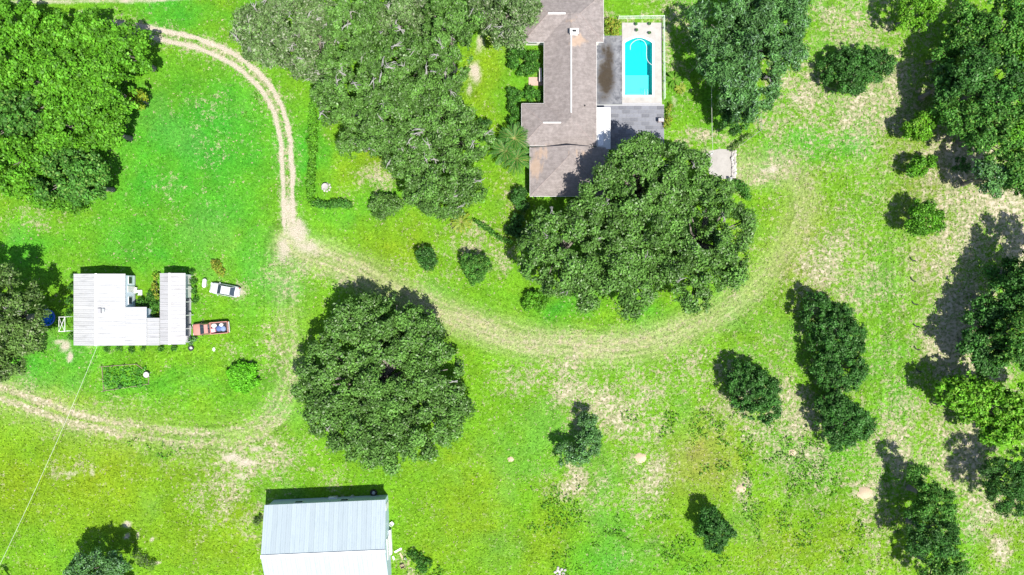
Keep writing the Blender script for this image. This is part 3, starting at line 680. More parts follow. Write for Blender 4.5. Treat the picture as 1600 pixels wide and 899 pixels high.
def hedge(name, label, pts, w, h, kind, seed, dens=26, fence=False):
    rng = np.random.default_rng(seed)
    pts = [P(*p, h * .6) for p in pts]
    root = thing(name, label, 'hedge', (pts[0].x, pts[0].y, 0))
    o = Vector((pts[0].x, pts[0].y, 0))
    mean, spread, odd, oddc = PAL[kind]; PP, NN, CC = [], [], []
    st = MB()
    for a, b in zip(pts[:-1], pts[1:]):
        L = (b - a).length; d = (b - a).normalized(); nn = Vector((-d.y, d.x, 0)); k = int(L / .32) + 1
        for i in range(k):
            q = a + d * (L * i / k) + nn * rng.uniform(-.2, .2) * w - o
            r = w * rng.uniform(.32, .62); z = h * rng.uniform(.5, .85)
            kk = int(dens * 8 * r * r); dd = rng.normal(size=(kk, 3)); dd /= np.linalg.norm(dd, axis=1, keepdims=True)
            p = np.array((q.x, q.y, z)) + dd * np.array((r, r, h * .45)) * rng.uniform(.6, 1.08, (kk, 1)); p[:, 2] = np.maximum(p[:, 2], .05)
            PP.append(p); NN.append(dd * .7 + rng.normal(size=(kk, 3)) * .5 + np.array((0, 0, .5)))
            c = np.array(mean) * rng.uniform(.75, 1.25) * (1 + spread * (rng.random((kk, 1)) * 2 - 1))
            od = rng.random(kk) < odd; c[od] = oddc; CC.append(c)
            if i % 3 == 0: st.tube([(q.x, q.y, 0), (q.x + .05, q.y, z)], [.04, .02], 5)
    PP = np.vstack(PP)
    leafmesh('foliage', PP, np.vstack(NN), rng.uniform(.10, .2, len(PP)), rng.uniform(.06, .11, len(PP)), np.vstack(CC), rng, root)
    tag(st.build('stems', M['bark'], root), kind='stuff')
    return root
hedge('hedge', 'long clipped hedge running north-south beside the two-rut drive', [(491,148),(489,200),(487,260),(483,316)], 1.25, 1.6, 'bright', 501, 34)
hedge('hedge', 'short low hedge running east from the foot of the long hedge', [(490,318),(515,319),(548,318)], 1.15, 1.1, 'shrub', 502, 36)
hedge('hedge', 'dark diagonal hedge between the dry palm and the big oaks', [(742,345),(765,360),(782,373),(800,380)], .8, 1.2, 'green', 503, 36)
hedge('hedge', 'bright green hedge slanting down from the concrete pad', [(1150,284),(1160,295),(1172,308)], 1.5, 1.3, 'shrub', 504)
hedge('hedge', 'low ragged hedge climbing from the pad to the small deep green tree', [(1143,234),(1152,224),(1163,215),(1172,210)], .7, 1.0, 'olive', 505)

# ------------------------------------------------------------------ palms
def frond_mesh(L, nleaf, wl, droop, seed, kind):
    rng = np.random.default_rng(seed); PP, FF, CC = [], [], []
    mean, spread, odd, oddc = PAL[kind]
    def at(t): return np.array((L * t * (1 - .12 * droop * t), 0, L * (.45 * t - droop * .75 * t * t)))
    def quad(a, b, c, d, col):
        k = len(PP); PP.extend([a, b, c, d]); FF.append((k, k+1, k+2, k+3)); CC.append(col)
    for i in range(6):
        a, b = at(i / 6), at((i + 1) / 6); wv = np.array((0, .035 * (1 - i / 7), 0))
        quad(a - wv, b - wv, b + wv, a + wv, np.array((.25, .24, .08)))
    for i in range(nleaf):
        t = .12 + .88 * i / (nleaf - 1); p = at(t); ln = wl * math.sin(math.pi * (.15 + .8 * t)) ** .6
        for sgn in (-1, 1):
            d = np.array((.95 + .2 * t, sgn * .62, .22 - .30 * droop)) ; d /= np.linalg.norm(d)
            tip = p + d * ln * rng.uniform(.85, 1.1); mid = p + d * ln * .45 + np.array((0, 0, .04)); s_ = np.array((.09, 0, 0))
            c = (np.array(mean) if rng.random() > odd else np.array(oddc)) * rng.uniform(.7, 1.35)
            quad(p - s_ * .4, mid - s_, tip, mid + s_, c)
    me = mesh_np('frond', np.array(PP), np.array(FF))
    a = me.attributes.new("leafcol", 'FLOAT_COLOR', 'FACE'); a.data.foreach_set('color', np.hstack([np.array(CC), np.ones((len(CC), 1))]).astype(np.float32).ravel())
    me.materials.append(M['leaf']); return me
def palm(label, px, py, h, L, nf, kind, seed, droop=1.0, group=None, name='palm_tree', dead=0):
    rnd = random.Random(seed); q = P(px, py, h)
    r = thing(name, label, 'palm', (q.x, q.y, 0), 0, group)
    MB().tube([(0,0,-.1),(.03,0,h*.5),(0,0,h)], [.2,.16,.18], 10).build('trunk', M['bark'], r, True)
    ms = [frond_mesh(L * f, 12, L * .22, d, seed + i, kind) for i, (f, d) in enumerate(((1., droop), (.9, droop * .8), (.75, droop * .45)))]
    dm = frond_mesh(L * .9, 10, L * .24, droop * 1.25, seed + 9, 'croton') if dead else None
    for i in range(nf):
        k = 0 if i < nf * .45 else (1 if i < nf * .8 else 2)
        o = link('frond', dm if (dead and i < dead) else ms[k], None, r)
        o.location = (0, 0, h)
        o.rotation_euler = (rnd.uniform(-.2, .2), (-.35 if k == 2 else rnd.uniform(-.15, .15)), i * 2.39996 + rnd.uniform(-.2, .2))
    return r
gp = 'palms beside the west corner of the house'
palm('topmost of the palms beside the house west corner', 804, 217, 3.2, 2.9, 38, 'shrub', 601, group=gp, dead=3)
palm('leftmost of the palms beside the house west corner', 790, 236, 2.8, 2.8, 38, 'shrub', 602, group=gp, dead=4)
palm('lowest of the palms, its fronds over the lower roof edge', 807, 248, 2.6, 2.8, 38, 'shrub', 603, group=gp, dead=2)
palm('dry yellow palm clump at the end of the diagonal hedge', 721, 347, .8, 2.1, 26, 'yellow', 604, .9, name='palm_plant', dead=12)
palm('green rosette palm beside the pool fence', 1053, 124, .7, 1.5, 24, 'bright', 605, .9, name='palm_plant')
palm('yellow-tipped rosette palm just below the green one', 1063, 138, .5, 1.1, 20, 'yellow', 606, .9, name='palm_plant', dead=8)

# ------------------------------------------------------------------ shingled house
def mat_shingle():
    m = bpy.data.materials.new("roof_shingle"); n = NT(m); o = n.obj(); g = n.pos()
    f1 = n.noise(g, .5, 6, .7); f2 = n.noise(g, 5.0, 4, .7)
    wv = n.n("ShaderNodeTexBrick"); n.put(wv.inputs['Vector'], n.scale(g, (1, 1, 1)))
    wv.inputs['Scale'].default_value = 1.0; wv.inputs['Brick Width'].default_value = .33; wv.inputs['Row Height'].default_value = .15
    wv.inputs['Mortar Size'].default_value = .012
    wv.inputs['Color1'].default_value = (.95,.95,.95,1); wv.inputs['Color2'].default_value = (1.08,1.06,1.06,1); wv.inputs['Mortar'].default_value = (.72,.72,.72,1)
    c = n.mix(f1, (.190, .168, .160), (.248, .222, .212))
    c = n.mix(.85, c, n.mix(n.ramp(n.noise(g, 1.7, 5, .75), .36, .64), (.80,.79,.78), (1.12,1.11,1.11)), 'MULTIPLY'); c = n.mix(.6, c, n.mix(n.ramp(n.noise(n.scale(g, (.35, 2.6, 1)), 1.3, 3, .6), .38, .62), (.86,.85,.85), (1.08,1.08,1.08)), 'MULTIPLY')
    c = n.mix(.8, c, wv.outputs[0], 'MULTIPLY')
    st = n.attr("stain")
    sf = n.ramp(n.math('ADD', n.math('MULTIPLY', n.math('SUBTRACT', n.noise(n.scale(g, (1.5, .5, 1)), 1.2, 4, .6), .5), 1.1), st), .35, .75, 0, .75)
    c = n.mix(n.math('MULTIPLY', sf, .65), c, (.42, .29, .19))
    n.done(n.bsdf(c, .9, n.bump(n.math('ADD', f2, wv.outputs[1]), .35, .03), 0, .2)); return m
M['shingle'] = mat_shingle()
M['ridge'] = mat_plain("ridge_cap", (.42, .39, .38), .85, .2, 4)
M['porch'] = mat_plain("flat_roof_coating", (.46, .46, .455), .7, .08, .8, dirt=(.55, .53, .5))

STAINS = [(908,60,14,9,.9),(900,68,16,8,.8),(836,262,14,24,.9),(845,240,20,18,.7),(890,31,16,6,.6),(905,240,40,12,.45),(925,215,10,25,.35),(835,180,14,14,.3),(862,160,12,8,.2)]
def grid_face(verts, sub=14):
    """split a roof plane (3 or 4 corners) so that the stain field can be stored on its vertices"""
    v = [np.array(p) for p in verts]
    if len(v) == 3: v.append(v[2])
    a, b, c, d = v; out = []; f = []
    for i in range(sub + 1):
        for j in range(sub + 1):
            s, t = i / sub, j / sub
            out.append(a * (1-s) * (1-t) + b * s * (1-t) + c * s * t + d * (1-s) * t)
    for i in range(sub):
        for j in range(sub):
            k = i * (sub + 1) + j; f.append((k, k + sub + 1, k + sub + 2, k + 1))
    return out, f
house = thing('house', 'long grey shingled ranch house with hip roofs beside the swimming pool', 'house', P(890, 110, 0))
HO = Vector(house.location)
def wing(x0, x1, y0, y1, axis, e, pitch, h0=True, h1=True, dz=0.0, walls=True, over=.5):
    """x0..y1 photo px of the eaves; axis of the ridge; hips at both ends or not"""
    a = P(x0, y1, e); b = P(x1, y0, e); X0, Y0, X1, Y1 = a.x - HO.x, a.y - HO.y, b.x - HO.x, b.y - HO.y
    half = (X1 - X0) / 2 if axis == 'y' else (Y1 - Y0) / 2
    H = e + half * pitch + dz; E = e + dz
    if axis == 'y':
        cx = (X0 + X1) / 2; r0 = (cx, Y0 + (half if h0 else 0), H); r1 = (cx, Y1 - (half if h1 else 0), H)
        c = [(X0,Y0,E),(X1,Y0,E),(X1,Y1,E),(X0,Y1,E)]
        planes = [[c[0], r0, r1, c[3]], [r0, c[1], c[2], r1], [c[0], c[1], r0], [c[2], c[3], r1]]
    else:
        cy = (Y0 + Y1) / 2; r0 = (X0 + (half if h0 else 0), cy, H); r1 = (X1 - (half if h1 else 0), cy, H)
        c = [(X0,Y0,E),(X1,Y0,E),(X1,Y1,E),(X0,Y1,E)]
        planes = [[c[0], c[1], r1, r0], [r0, r1, c[2], c[3]], [c[3], c[0], r0], [c[1], c[2], r1]]
    mb = MB()
    for p in planes:
        v, f = grid_face(p); mb.add(v, f)
    mb.prism([(X0+.02,Y0+.02),(X1-.02,Y0+.02),(X1-.02,Y1-.02),(X0+.02,Y1-.02)], E - .16, E - .004)
    me = mb.mesh('roof'); co = np.array([x for vv in me.vertices for x in vv.co]).reshape(-1, 3) + np.array(HO)
    k = CAM_H / (CAM_H - co[:, 2]); u = co[:, 0] * 10 * k + 800; w = 449.5 - co[:, 1] * 10 * k
    s = np.zeros(len(co))
    for q in STAINS: s = np.maximum(s, q[4] * gb(u, w, *q[:4]))
    at = me.attributes.new('stain', 'FLOAT', 'POINT'); at.data.foreach_set('value', s.astype(np.float32))
    r = link('roof', me, M['shingle'], house)
    g = MB().prism([(X0-.03,Y0-.03),(X1+.03,Y0-.03),(X1+.03,Y0),(X0-.03,Y0)], E-.18, E-.01)
    g.prism([(X0-.03,Y1),(X1+.03,Y1),(X1+.03,Y1+.03),(X0-.03,Y1+.03)], E-.18, E-.01)
    g.prism([(X0-.03,Y0),(X0,Y0),(X0,Y1),(X0-.03,Y1)], E-.18, E-.01).prism([(X1,Y0),(X1+.03,Y0),(X1+.03,Y1),(X1,Y1)], E-.18, E-.01)
    g.build('fascia', M['white'], r)
    if walls: MB().box(((X0+X1)/2, (Y0+Y1)/2, E/2 - .09), (X1-X0-2*over, Y1-Y0-2*over, E - .17)).build('wall', M['wall'], house)
    return r, r0, r1, (X0, Y0, X1, Y1), c, E, H
def cap(r, p, q, w, mat, name='ridge_cap', lift=.03):
    p = Vector(p); q = Vector(q); d = (q - p).normalized()
    MB().tube([p + Vector((0,0,lift)), q + Vector((0,0,lift))], w, 6).build(name, mat, r)
PITCH = .42
north = wing(817, 943, -11, 66, 'x', 2.9, PITCH)
main = wing(850, 932, 27, 228, 'y', 2.9, PITCH, True, False, dz=.012)
south = wing(815, 931, 162, 228, 'x', 2.9, PITCH * .97, True, True, dz=.004)
low = wing(828, 950, 231, 307, 'y', 2.55, PITCH * .8, True, False, dz=0)
cap(north[0], north[1], Vector(north[1]).lerp(Vector(north[2]), .55), .13, M['white'])
cap(main[0], Vector(main[1]).lerp(Vector(main[2]), .04), Vector(main[1]).lerp(Vector(main[2]), .80), .11, M['white'])
cap(south[0], south[1], Vector(south[1]).lerp(Vector(south[2]), .55), .11, M['white'])
M['hipcap'] = mat_plain("hip_cap_shingle", (.24, .20, .19), .9, .2, 4)
for w_ in (north, south):
    c = w_[4]
    for p, q in ((c[0], w_[1]), (c[3], w_[1]), (c[1], w_[2]), (c[2], w_[2])): cap(w_[0], p, q, .06, M['hipcap'], 'hip_cap', .0)
cap(low[0], low[4][0], low[1], .06, M['hipcap'], 'hip_cap', 0); cap(low[0], low[4][1], low[1], .06, M['hipcap'], 'hip_cap', 0)
# chimney, vents, entrance
q = P(897, 50, 5.0) - HO
ch = MB().box((q.x, q.y, 4.55), (1.15, .62, 1.6)).build('chimney', M['wall'], house)
MB().box((q.x, q.y, 5.39), (1.3, .76, .08)).build('chimney_cap', M['white'], ch)
MB().box((q.x, q.y, 5.50), (.55, .3, .14)).build('flue', M['dark'], ch)
q = P(914, 165, 4.0) - HO
MB().tube([(q.x, q.y, 3.5), (q.x, q.y, 4.15)], .08, 8).build('vent_pipe', M['dark'], house)
q = P(940, 200, 2.7)
pr = MB()
a, b = P(932.6, 233, 2.65) - HO, P(954, 168, 2.65) - HO
porch = MB().prism([(a.x, a.y), (b.x, a.y), (b.x, b.y), (a.x, b.y)], 2.5, 2.66).build('porch_roof', M['porch'], house)
for dy in (a.y + .15, (a.y + b.y) / 2, b.y - .15):
    MB().box((b.x - .12, dy, 1.25), (.12, .12, 2.5)).build('porch_post', M['white'], house)
a2, b2 = P(934, 228, 2.72) - HO, P(943, 206, 2.72) - HO
MB().box(((a2.x+b2.x)/2, (a2.y+b2.y)/2, 2.70), (b2.x-a2.x, b2.y-a2.y, .07)).build('skylight', M['steel'], porch)
for px, py, w, ax in ((816,60,0,'y'),(832,66,1.6,'x'),(925,66,1.4,'x'),(820,195,1.6,'y'),(850,120,1.4,'y'),(850,90,1.2,'y'),(931,100,2.4,'y'),(931,140,1.6,'y'),(840,228,1.2,'x'),(829,265,1.4,'y')):
    if not w: continue
    e = P(px, py, 2.9) - HO
    off = .5
    if ax == 'y': c = (e.x + (off - .02) * (1 if px < 890 else -1), e.y, 1.45); d = (.07, w, 1.2)
    else: c = (e.x, e.y + (off - .02), 1.45); d = (w, .07, 1.2)
    f = MB().box(c, d).build('window', M['white'], house)
    d2 = tuple(x * (1.25 if x < .1 else .86) for x in d); MB().box(c, d2).build('pane', M['glass'], f)
e = P(849, 127, 2.9) - HO
dr = MB().box((e.x + .47, e.y, 1.05), (.08, 1.0, 2.1)).build('door', M['wood'], house)
MB().box((e.x + .42, e.y - .38, 1.0), (.04, .06, .12)).build('handle', M['steel'], dr)
# entrance step in brick tone
M['brick'] = mat_plain("brick_paving", (.42, .30, .25), .9, .3, 5, objrand=.12)
M['conc'] = mat_plain("concrete", (.60, .57, .53), .9, .22, 1.2, bump=.2, dirt=(.42, .40, .37))
a, b = P(826, 134), P(848, 121)
st = MB().prism([(a.x, a.y), (b.x, a.y), (b.x, b.y), (a.x, b.y)], 0, .06).build('entrance_path', M['brick']); tag(st, kind='structure')
wl = thing('low_wall', 'short pinkish masonry wall beside the house entrance', 'wall', P(844, 120))
MB().box((0, 0, .45), (.32, 2.0, .9)).build('wall_body', M['ridge'], wl)
MB().box((0, 0, .94), (.40, 2.1, .07)).build('coping', M['ridge'], wl)

# ------------------------------------------------------------------ patio, deck, pool
def mat_patio():
    m = bpy.data.materials.new("stained_patio"); n = NT(m); g = n.pos()
    st = n.attr("stain"); f1 = n.noise(g, .9, 7, .75); f2 = n.noise(g, 6, 4, .7)
    c = n.mix(n.ramp(f1, .36, .64), (.075, .078, .09), (.205, .21, .225)); c = n.mix(.7, c, n.mix(f2, (.6,.6,.6), (1.3,1.3,1.3)), 'MULTIPLY')
    w = n.math('ADD', st, n.math('MULTIPLY', n.math('SUBTRACT', f1, .5), 1.5))
    c = n.mix(n.ramp(w, .28, .85, 0, .96), c, n.mix(f2, (.012, .008, .004), (.052, .037, .020)))
    c = n.mix(n.ramp(n.noise(g, 1.6, 6, .8), .64, .74, 0, .5), c, (.24, .24, .255))
    n.done(n.bsdf(c, .85, n.bump(f2, .2, .02), 0, .3)); return m
M['patio'] = mat_patio()
def sheet(name, poly, z0, z1, mat, stain=None, step=.25):
    """a slab: gridded top with stain attribute, plain sides"""
    x0, x1 = min(p[0] for p in poly), max(p[0] for p in poly); y0, y1 = min(p[1] for p in poly), max(p[1] for p in poly)
    nx_, ny_ = max(2, int((x1-x0)/step)), max(2, int((y1-y0)/step))
    xs_ = np.linspace(x0, x1, nx_); ys_ = np.linspace(y0, y1, ny_); v = [(x, y, z1) for y in ys_ for x in xs_]
    f = [(j*nx_+i, j*nx_+i+1, (j+1)*nx_+i+1, (j+1)*nx_+i) for j in range(ny_-1) for i in range(nx_-1)]
    mb = MB().add(v, f); mb.add([(x0,y0,z0),(x1,y0,z0),(x1,y1,z0),(x0,y1,z0),(x0,y0,z1),(x1,y0,z1),(x1,y1,z1),(x0,y1,z1)], [(0,1,5,4),(1,2,6,5),(2,3,7,6),(3,0,4,7)])
    me = mb.mesh(name); co = np.array([c for vv in me.vertices for c in vv.co]).reshape(-1, 3); u = co[:,0]*10+800; w = 449.5-co[:,1]*10
    s = np.zeros(len(co))
    for q in stain or []: s = np.maximum(s, q[4]*gb(u, w, *q[:4]))
    at = me.attributes.new('stain', 'FLOAT', 'POINT'); at.data.foreach_set('value', s.astype(np.float32))
    o = link(name, me, mat); tag(o, kind='structure'); return o
def rect(x0, y0, x1, y1, h=0):
    a, b = P(x0, y1, h), P(x1, y0, h); return [(a.x, a.y), (b.x, a.y), (b.x, b.y), (a.x, b.y)]
sheet('patio', rect(930, 56, 971.6, 163.4), -.1, .05, M['patio'], [(947,122,16,34,1.05),(951,92,11,32,.85),(943,80,8,20,.7),(942,152,18,14,.62)])
# lower paved patio: rows of pavers, each a piece
pat = MB().prism(rect(930, 163.6, 1037.5, 234), -.1, .03).build('paved_patio', M['trim']); tag(pat, kind='structure')
M['paver'] = mat_plain("grey_paver", (.145, .15, .17), .85, .35, 1.5, objrand=.22, bump=.2, dirt=(.085, .087, .1))
pm = MB().box((0, 0, 0), (1, 1, 1)).mesh('paver'); pm.materials.append(M['paver'])
rp = random.Random(5)
X0, Y0 = rect(930, 163.6, 1037.5, 234)[0]; X1, Y1 = rect(930, 163.6, 1037.5, 234)[2]
y = Y0 + .02; row = 0
while y < Y1 - .3:
    x = X0 + .02 - (row % 2) * .6
    while x < X1 - .1:
        xa, xb = max(x, X0 + .02), min(x + 1.2, X1 - .02)
        if xb - xa > .15:
            o = link('paver', pm, None, pat); o.location = ((xa+xb)/2, y + .31, .035 + rp.uniform(0, .012)); o.scale = (xb-xa-.03, .59, .05)
        x += 1.2
    y += .62; row += 1
M['deck'] = mat_plain("pool_deck_concrete", (.325, .31, .29), .85, .3, 1.0, dirt=(.25, .22, .19))
DX0, DY0, DX1, DY1 = 971.8, 36, 1034, 161
def pool_outline(g=0.0):
    """photo px outline of the basin with its arched north end"""
    x0, x1, yb, ys_ = 976 - g, 1019 + g, 149 + g, 66 - g
    pts = [(x0, yb), (x1, yb), (x1, ys_ + 2), (1017 + g, ys_)]
    for i in range(1, 12):
        t = i / 12; pts.append((1017 + g - t * (39 + 2 * g), ys_ - 6.5 * math.sin(math.pi * t)))
    pts += [(978 - g, ys_), (x0, ys_ + 2)]
    return pts
import bmesh
def ring_mesh(outer, inner, z0, z1, name):
    bm = bmesh.new()
    def loop(pts, z): return [bm.verts.new((p[0], p[1], z)) for p in pts]
    vo, vi = loop(outer, z1), loop(inner, z1)
    ed = [bm.edges.new((l[i], l[(i+1) % len(l)])) for l in (vo, vi) for i in range(len(l))]
    bmesh.ops.triangle_fill(bm, use_beauty=True, edges=ed, normal=(0, 0, 1))
    for l, pts in ((vo, outer), (vi, inner)):
        lo = loop(pts, z0)
        for i in range(len(l)):
            k = (i + 1) % len(l); bm.faces.new((l[i], l[k], lo[k], lo[i]))
    bmesh.ops.recalc_face_normals(bm, faces=bm.faces)
    me = bpy.data.meshes.new(name); bm.to_mesh(me); bm.free(); return me
w2 = lambda pts: [(P(*p).x, P(*p).y) for p in pts]
dk = link('pool_deck', ring_mesh(rect(DX0, DY0, DX1, DY1), w2(pool_outline(3.2)), -.2, .10, 'pool_deck'), M['deck']); tag(dk, kind='structure')
pool = thing('swimming_pool', 'turquoise in-ground swimming pool with arched end and shallow shelf', 'swimming pool', P(997, 108))
PO = Vector(pool.location)
loc = lambda pts: [(x - PO.x, y - PO.y) for x, y in w2(pts)]
link('coping', ring_mesh(loc(pool_outline(3.0)), loc(pool_outline(0)), -.2, .125, 'coping'), M['white'], pool)
def mat_pool():
    m = bpy.data.materials.new("pool_plaster"); n = NT(m); g = n.pos()
    c = n.mix(n.noise(g, .8, 4, .6), (.055, .50, .49), (.085, .56, .55)); n.done(n.bsdf(c, .7, None, 0, .2)); return m
M['plaster'] = mat_pool()
ol = pool_outline(0)
bs = MB(); L_ = loc(ol); k = len(L_)
bs.add([(x, y, .1) for x, y in L_] + [(x, y, -1.7) for x, y in L_], [(i, i+k, (i+1) % k + k, (i+1) % k) for i in range(k)] + [tuple(range(k, 2*k))])
bs.build('basin', M['plaster'], pool)
r_ = rect(976.3, 116, 1014, 148.8); MB().prism([(x-PO.x, y-PO.y) for x, y in r_], -1.69, -.55).build('shallow_shelf', mat_plain("shelf_plaster", (.46, .72, .68), .7, .06, 2), pool)
r_ = rect(979, 145, 1012, 148.7); MB().prism([(x-PO.x, y-PO.y) for x, y in r_], -.56, -.28).build('step', mat_plain("step_plaster", (.62, .76, .72), .7, .06, 2), pool)
def mat_water():
    m = bpy.data.materials.new("pool_water"); n = NT(m); g = n.pos()
    t = n.n("ShaderNodeBsdfTransparent"); n.put(t.inputs[0], (.34, .95, .985))
    gl = n.n("ShaderNodeBsdfGlossy"); gl.inputs['Roughness'].default_value = .04
    n.put(gl.inputs['Normal'], n.bump(n.noise(g, 3, 3, .5), .12, .05))
    fr = n.n("ShaderNodeFresnel"); fr.inputs[0].default_value = 1.33
    mx = n.n("ShaderNodeMixShader"); n.put(mx.inputs[0], fr.outputs[0]); n.t.links.new(t.outputs[0], mx.inputs[1]); n.t.links.new(gl.outputs[0], mx.inputs[2])
    n.done(mx.outputs[0]); return m
M['water'] = mat_water()
lw = loc([(997 + (x - 997) * .998, 108 + (y - 108) * .998) for x, y in ol]); wm = MB().add([(x, y, -.06) for x, y in lw], [tuple(range(k))]); wm.build('water', M['water'], pool)
rl = MB()
rails = []
for dx in (-.22, .22):
    b0 = P(1008, 143) - PO + Vector((dx, 0, 0))
    MB().tube([(b0.x, b0.y - .7, .1), (b0.x, b0.y - .7, .75), (b0.x, b0.y - .35, .95), (b0.x, b0.y + .1, .8), (b0.x, b0.y + .2, -.4)], .03, 6).build('handrail', M['steel'], pool)
hs = [P(*p) + Vector((0, 0, -.04)) for p in smooth_line([(985,78),(985,69),(996,61),(1006,63),(1011,72),(1010,84),(1011,94),(1016,100),(1021,103)], 2)]
hs[-1].z = .16; hs[-2].z = .14
tag(MB().tube(hs, .032, 6).build('pool_hose', M['white']), 'pale vacuum hose curling round the arched end of the pool', 'hose')
# pool fence: thin rails on posts along the north and east edges of the deck
pf = thing('pool_fence', 'thin pale green metal fence round two sides of the pool deck', 'fence', P(1036, 29))
FO = Vector(pf.location)
fp = [P(966, 30), P(1036, 29), P(1036.5, 100), P(1037, 157)]
for a, b in zip(fp[:-1], fp[1:]):
    for z in (1.15, .65, .15): MB().tube([a - FO + Vector((0,0,z)), b - FO + Vector((0,0,z))], .035 if z > 1 else .02, 5).build('rail', M['green_metal'], pf)
post = MB().box((0, 0, .6), (.07, .07, 1.2)).mesh('post'); post.materials.append(M['green_metal'])
pk = MB()
for a, b in zip(fp[:-1], fp[1:]):
    kk = max(2, round((b - a).length / 1.6))
    for i in range(kk):
        o = link('post', post, None, pf); o.location = a.lerp(b, i / kk) - FO
    kk = int((b - a).length / .14)
    for i in range(kk):
        p = a.lerp(b, (i + .5) / kk) - FO; pk.box((p.x, p.y, .65), (.014, .014, 1.0))
tag(pk.build('pickets', M['green_metal'], pf), kind='stuff')
ch_i = 0
def chair(name, label, px, py, rz, mat, group=None, s=1.0):
    t = thing(name, label, 'chair', P(px, py), rz, group)
    MB().box((0, 0, .42*s), (.5*s, .5*s, .05*s)).build('seat', mat, t)
    MB().box((-.24*s, 0, .70*s), (.05*s, .5*s, .5*s)).build('backrest', mat, t)
    lm = MB().box((0, 0, .2*s), (.045*s, .045*s, .4*s)).mesh('leg'); lm.materials.append(mat)
    for sx in (-.22, .22):
        for sy in (-.22, .22): o = link('leg', lm, None, t); o.location = (sx*s, sy*s, .003)
    am = MB().box((0, 0, .62*s), (.42*s, .05*s, .04*s)).mesh('armrest'); am.materials.append(mat)
    for sy in (-.26, .26): o = link('armrest', am, None, t); o.location = (0, sy*s, 0)
    return t
def planter(name, label, px, py, r, h, mat, z=0.0, cat='flowerpot', group=None):
    q = P(px, py); t = thing(name, label, cat, (q.x, q.y, z), 0, group)
    MB().lathe([(0, .0), (r*.7, 0), (r, h), (r*1.08, h), (r*1.08, h*1.08), (r*.86, h*1.08), (r*.84, h*.85), (0, h*.85)], 14).build('pot', mat, t)
    leaves = np.random.default_rng(int(px)).normal(size=(60, 3)); leaves /= np.linalg.norm(leaves, axis=1, keepdims=True)
    leafmesh('foliage', leaves * r * 1.1 + np.array((0, 0, h * 1.3)), leaves + np.array((0, 0, .5)), .12, .05, np.array((.05,.15,.03)) * np.ones((60, 1)), np.random.default_rng(1), t)
    return t
gpl = 'flowerpots at the shallow arched end of the pool deck'
for i, (px, py, lb) in enumerate(((993,39.5,'north-west'),(1014,39,'north-east'),(994,49,'south-west'),(1014,53,'south-east'))):
    planter('flowerpot', 'small dark flowerpot on the pool deck, %s one of the four' % lb, px, py, .2, .35, M['trim'], .1, group=gpl)
t = thing('outdoor_grill', 'small reddish barbecue grill at the shaded corner of the paved patio', 'grill', (P(1031, 190).x, P(1031, 190).y, .06))
MB().box((0, 0, .75), (.8, .5, .35)).build('firebox', M['terra'], t)
MB().box((0, 0, .96), (.84, .54, .07)).build('lid', M['trim'], t)
for sx in (-.35, .35):
    for sy in (-.2, .2): MB().box((sx, sy, .3), (.05, .05, .58)).build('leg', M['dark'], t)
t = thing('air_conditioner', 'pale boxy air conditioning unit by the house corner and patio', 'air conditioner', P(939, 60))
MB().box((0, 0, .42), (.8, .8, .8)).build('casing', M['steel'], t); MB().lathe([(0,.83),(.33,.83),(.36,.86),(.33,.88),(0,.88)], 14).build('fan_grille', M['dark'], t)
# planks / dark step at the deck south edge
t = MB().prism(rect(971.9, 161.05, 1034, 163.5), -.05, .07).build('deck_step', M['trim']); tag(t, kind='structure')
# concrete pad with rock kerb
pd = MB().prism([(P(*p).x, P(*p).y) for p in ((1103,240),(1110,236),(1124,233),(1144,234),(1145,279),(1128,280),(1108,272))], -.1, .045).build('concrete_pad', mat_plain("pad_concrete", (.29, .275, .255), .9, .25, .8, dirt=(.19, .18, .165), bump=.2)); tag(pd, kind='structure')
rk = thing('rock_wall', 'low wall of piled grey stones along the right side of the concrete pad', 'wall', P(1146, 256))
rp = random.Random(8)
rms = []
for i in range(4):
    mm = MB(); r = random.Random(i); pr = [(0,-.12)] + [(.26*math.sin(a)*r.uniform(.85,1.1), -.14*math.cos(a)) for a in (.6,1.1,1.6,2.1,2.6)] + [(0,.15)]
    mm.lathe(pr, 7); me = mm.mesh('stone'); me.materials.append(M['rock']); rms.append(me)
for i in range(30):
    yy = -2.1 + 4.2 * (i // 2) / 14.5; o = link('stone', rms[i % 4], None, rk); o.location = ((i % 2 - .5) * .36 + rp.uniform(-.08,.08), yy, .12 + (.17 if i % 5 == 0 else 0)); o.rotation_euler = (rp.uniform(-.3,.3), rp.uniform(-.3,.3), rp.uniform(0,6)); s_ = rp.uniform(.85,1.2); o.scale = (s_, s_, s_)
t = thing('gate_post', 'white square post with a dark cap at the lower corner of the concrete pad', 'post', P(1139, 281))
MB().box((0, 0, .5), (.34, .34, 1.0)).build('post_body', M['white'], t); MB().box((-.0, 0, 1.03), (.42, .42, .06)).build('cap', M['trim'], t)
